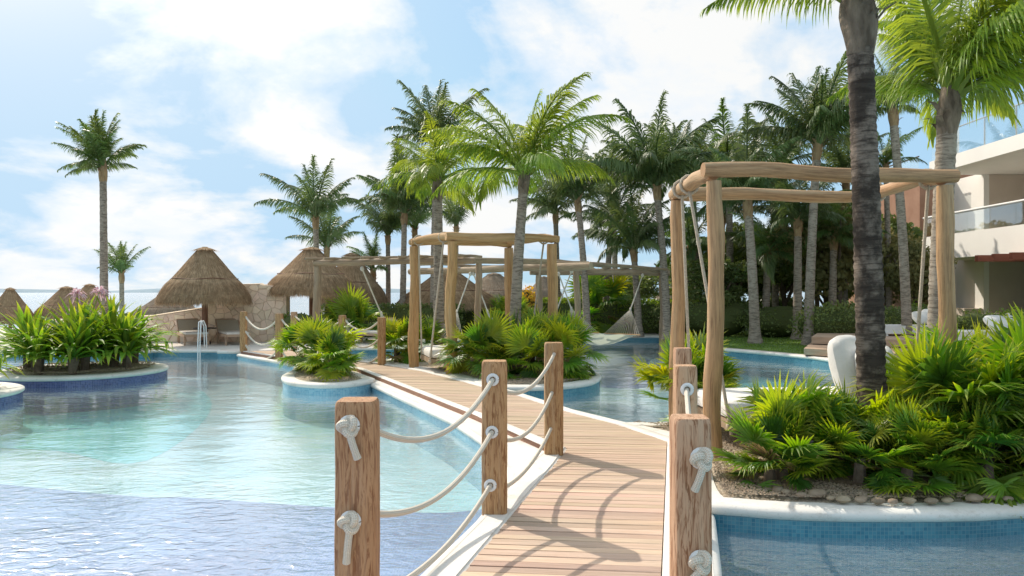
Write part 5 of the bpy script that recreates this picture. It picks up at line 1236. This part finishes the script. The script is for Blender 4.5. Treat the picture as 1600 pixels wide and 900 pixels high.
b = MB(); b.tube([(16.36, 29.6, 6.92), (16.36, 36.6, 6.92)], .03, n=6); b.build('handrail', M['dark_metal'], bd)
for k in range(12): b = MB(); b.box((XF - .22, 9 + 1.55 * k, 6.34 + .45), (.03, .03, .96)); b.build('baluster', M['steel'], bd, smooth=False)
b = MB()
for k in range(6): b.box((18.4 + .36 * k, 26.6, 3.4), (.03, .03, .62))
for z in (3.15, 3.45, 3.7): b.box((19.3, 26.6, z), (1.9, .04, .04))
b.build('balcony_chair_frame', M['dark_metal'], bd, smooth=False)
# red-brown pergola beams over the ground floor
pg = thing('beam_canopy', 'red brown timber canopy of parallel beams under the balcony', 'canopy', (15.5, 20, 2.3))
b = MB(); b.box((15.75, 18.2, 2.53), (.12, 10.5, .16)); b.build('long_beam', M['red_beam'], pg, smooth=False)
for k in range(13): b = MB(); b.box((14.9 + .45, 23.1 - k * .8, 2.52), (1.55, .16, .20)); b.build('cross_beam', M['red_beam'], pg, smooth=False)

# ================================================================== LAWN TERRACE, SOFAS
stp = thing('timber_steps', 'curved timber step terrace at the far pool edge beside the lawn', 'steps', (8.9, 17.2, 0))
for (nm, pl, z0, z1) in (('lower_step', [P(1256, 556), P(1345, 562), P(1420, 566), P(1520, 575), P(1600, 560), P(1600, 548), P(1268, 545)], 0, .17), ('upper_step', [P(1268, 549), P(1345, 553), P(1420, 556), P(1520, 565), P(1620, 555), P(1620, 530), P(1290, 530)], .17, .36)):
    pts_ = [Vector((p.x, p.y)) for p in pl]
    ar = sum(pts_[i - 1].x * pts_[i].y - pts_[i].x * pts_[i - 1].y for i in range(len(pts_)))
    if ar < 0: pts_ = pts_[::-1]
    b = MB(); b.prism(pts_, z0 + .024, z1); b.build(nm, M['deckwood'], stp, smooth=False)
def sofa(label, px, D, w_, zt, z0, arm=True, back=True):
    x = tx(px, D); t = thing('daybed', label, 'daybed', (x, D, z0), 'white daybeds on the timber terrace')
    b = MB(); b.box((x, D, zt - .10), (w_, .8, .06)); b.build('platform', M['white_plastic'], t, smooth=False)
    b = MB(); b.box((x, D, zt), (w_ * .98, .78, .14)); b.build('mattress', M['linen'], t, smooth=False)
    for sx_ in (-1, 1):
        for sy_ in (-1, 1): b = MB(); b.box((x + sx_ * (w_ / 2 - .06), D + sy_ * .34, (z0 + zt - .13) / 2), (.08, .08, zt - .13 - z0)); b.build('leg', M['white_plastic'], t, smooth=False)
sofa('white daybed on thick legs right of the dark palm trunk', 1408, 18.8, 1.25, .55, .36)
sofa('white daybed beyond the fan palms near the building', 1525, 16.6, 1.7, .52, .36)
for lb, px, D, z, s_ in (('white cushion left of the pergola post on the far daybed', 1440, 18.9, .80, .5), ('white cushion leaning beside its twin on the far daybed', 1456, 19.1, .86, .5), ('big white cushion before the building at the right', 1560, 16.8, .74, .62), ('white cushion at the right photo edge', 1592, 16.9, .80, .6)):
    pillow(lb, (tx(px, D), D, z), s_, s_ * .85, .24, radians(-50), radians(10), group='white cushions on the terrace daybeds')
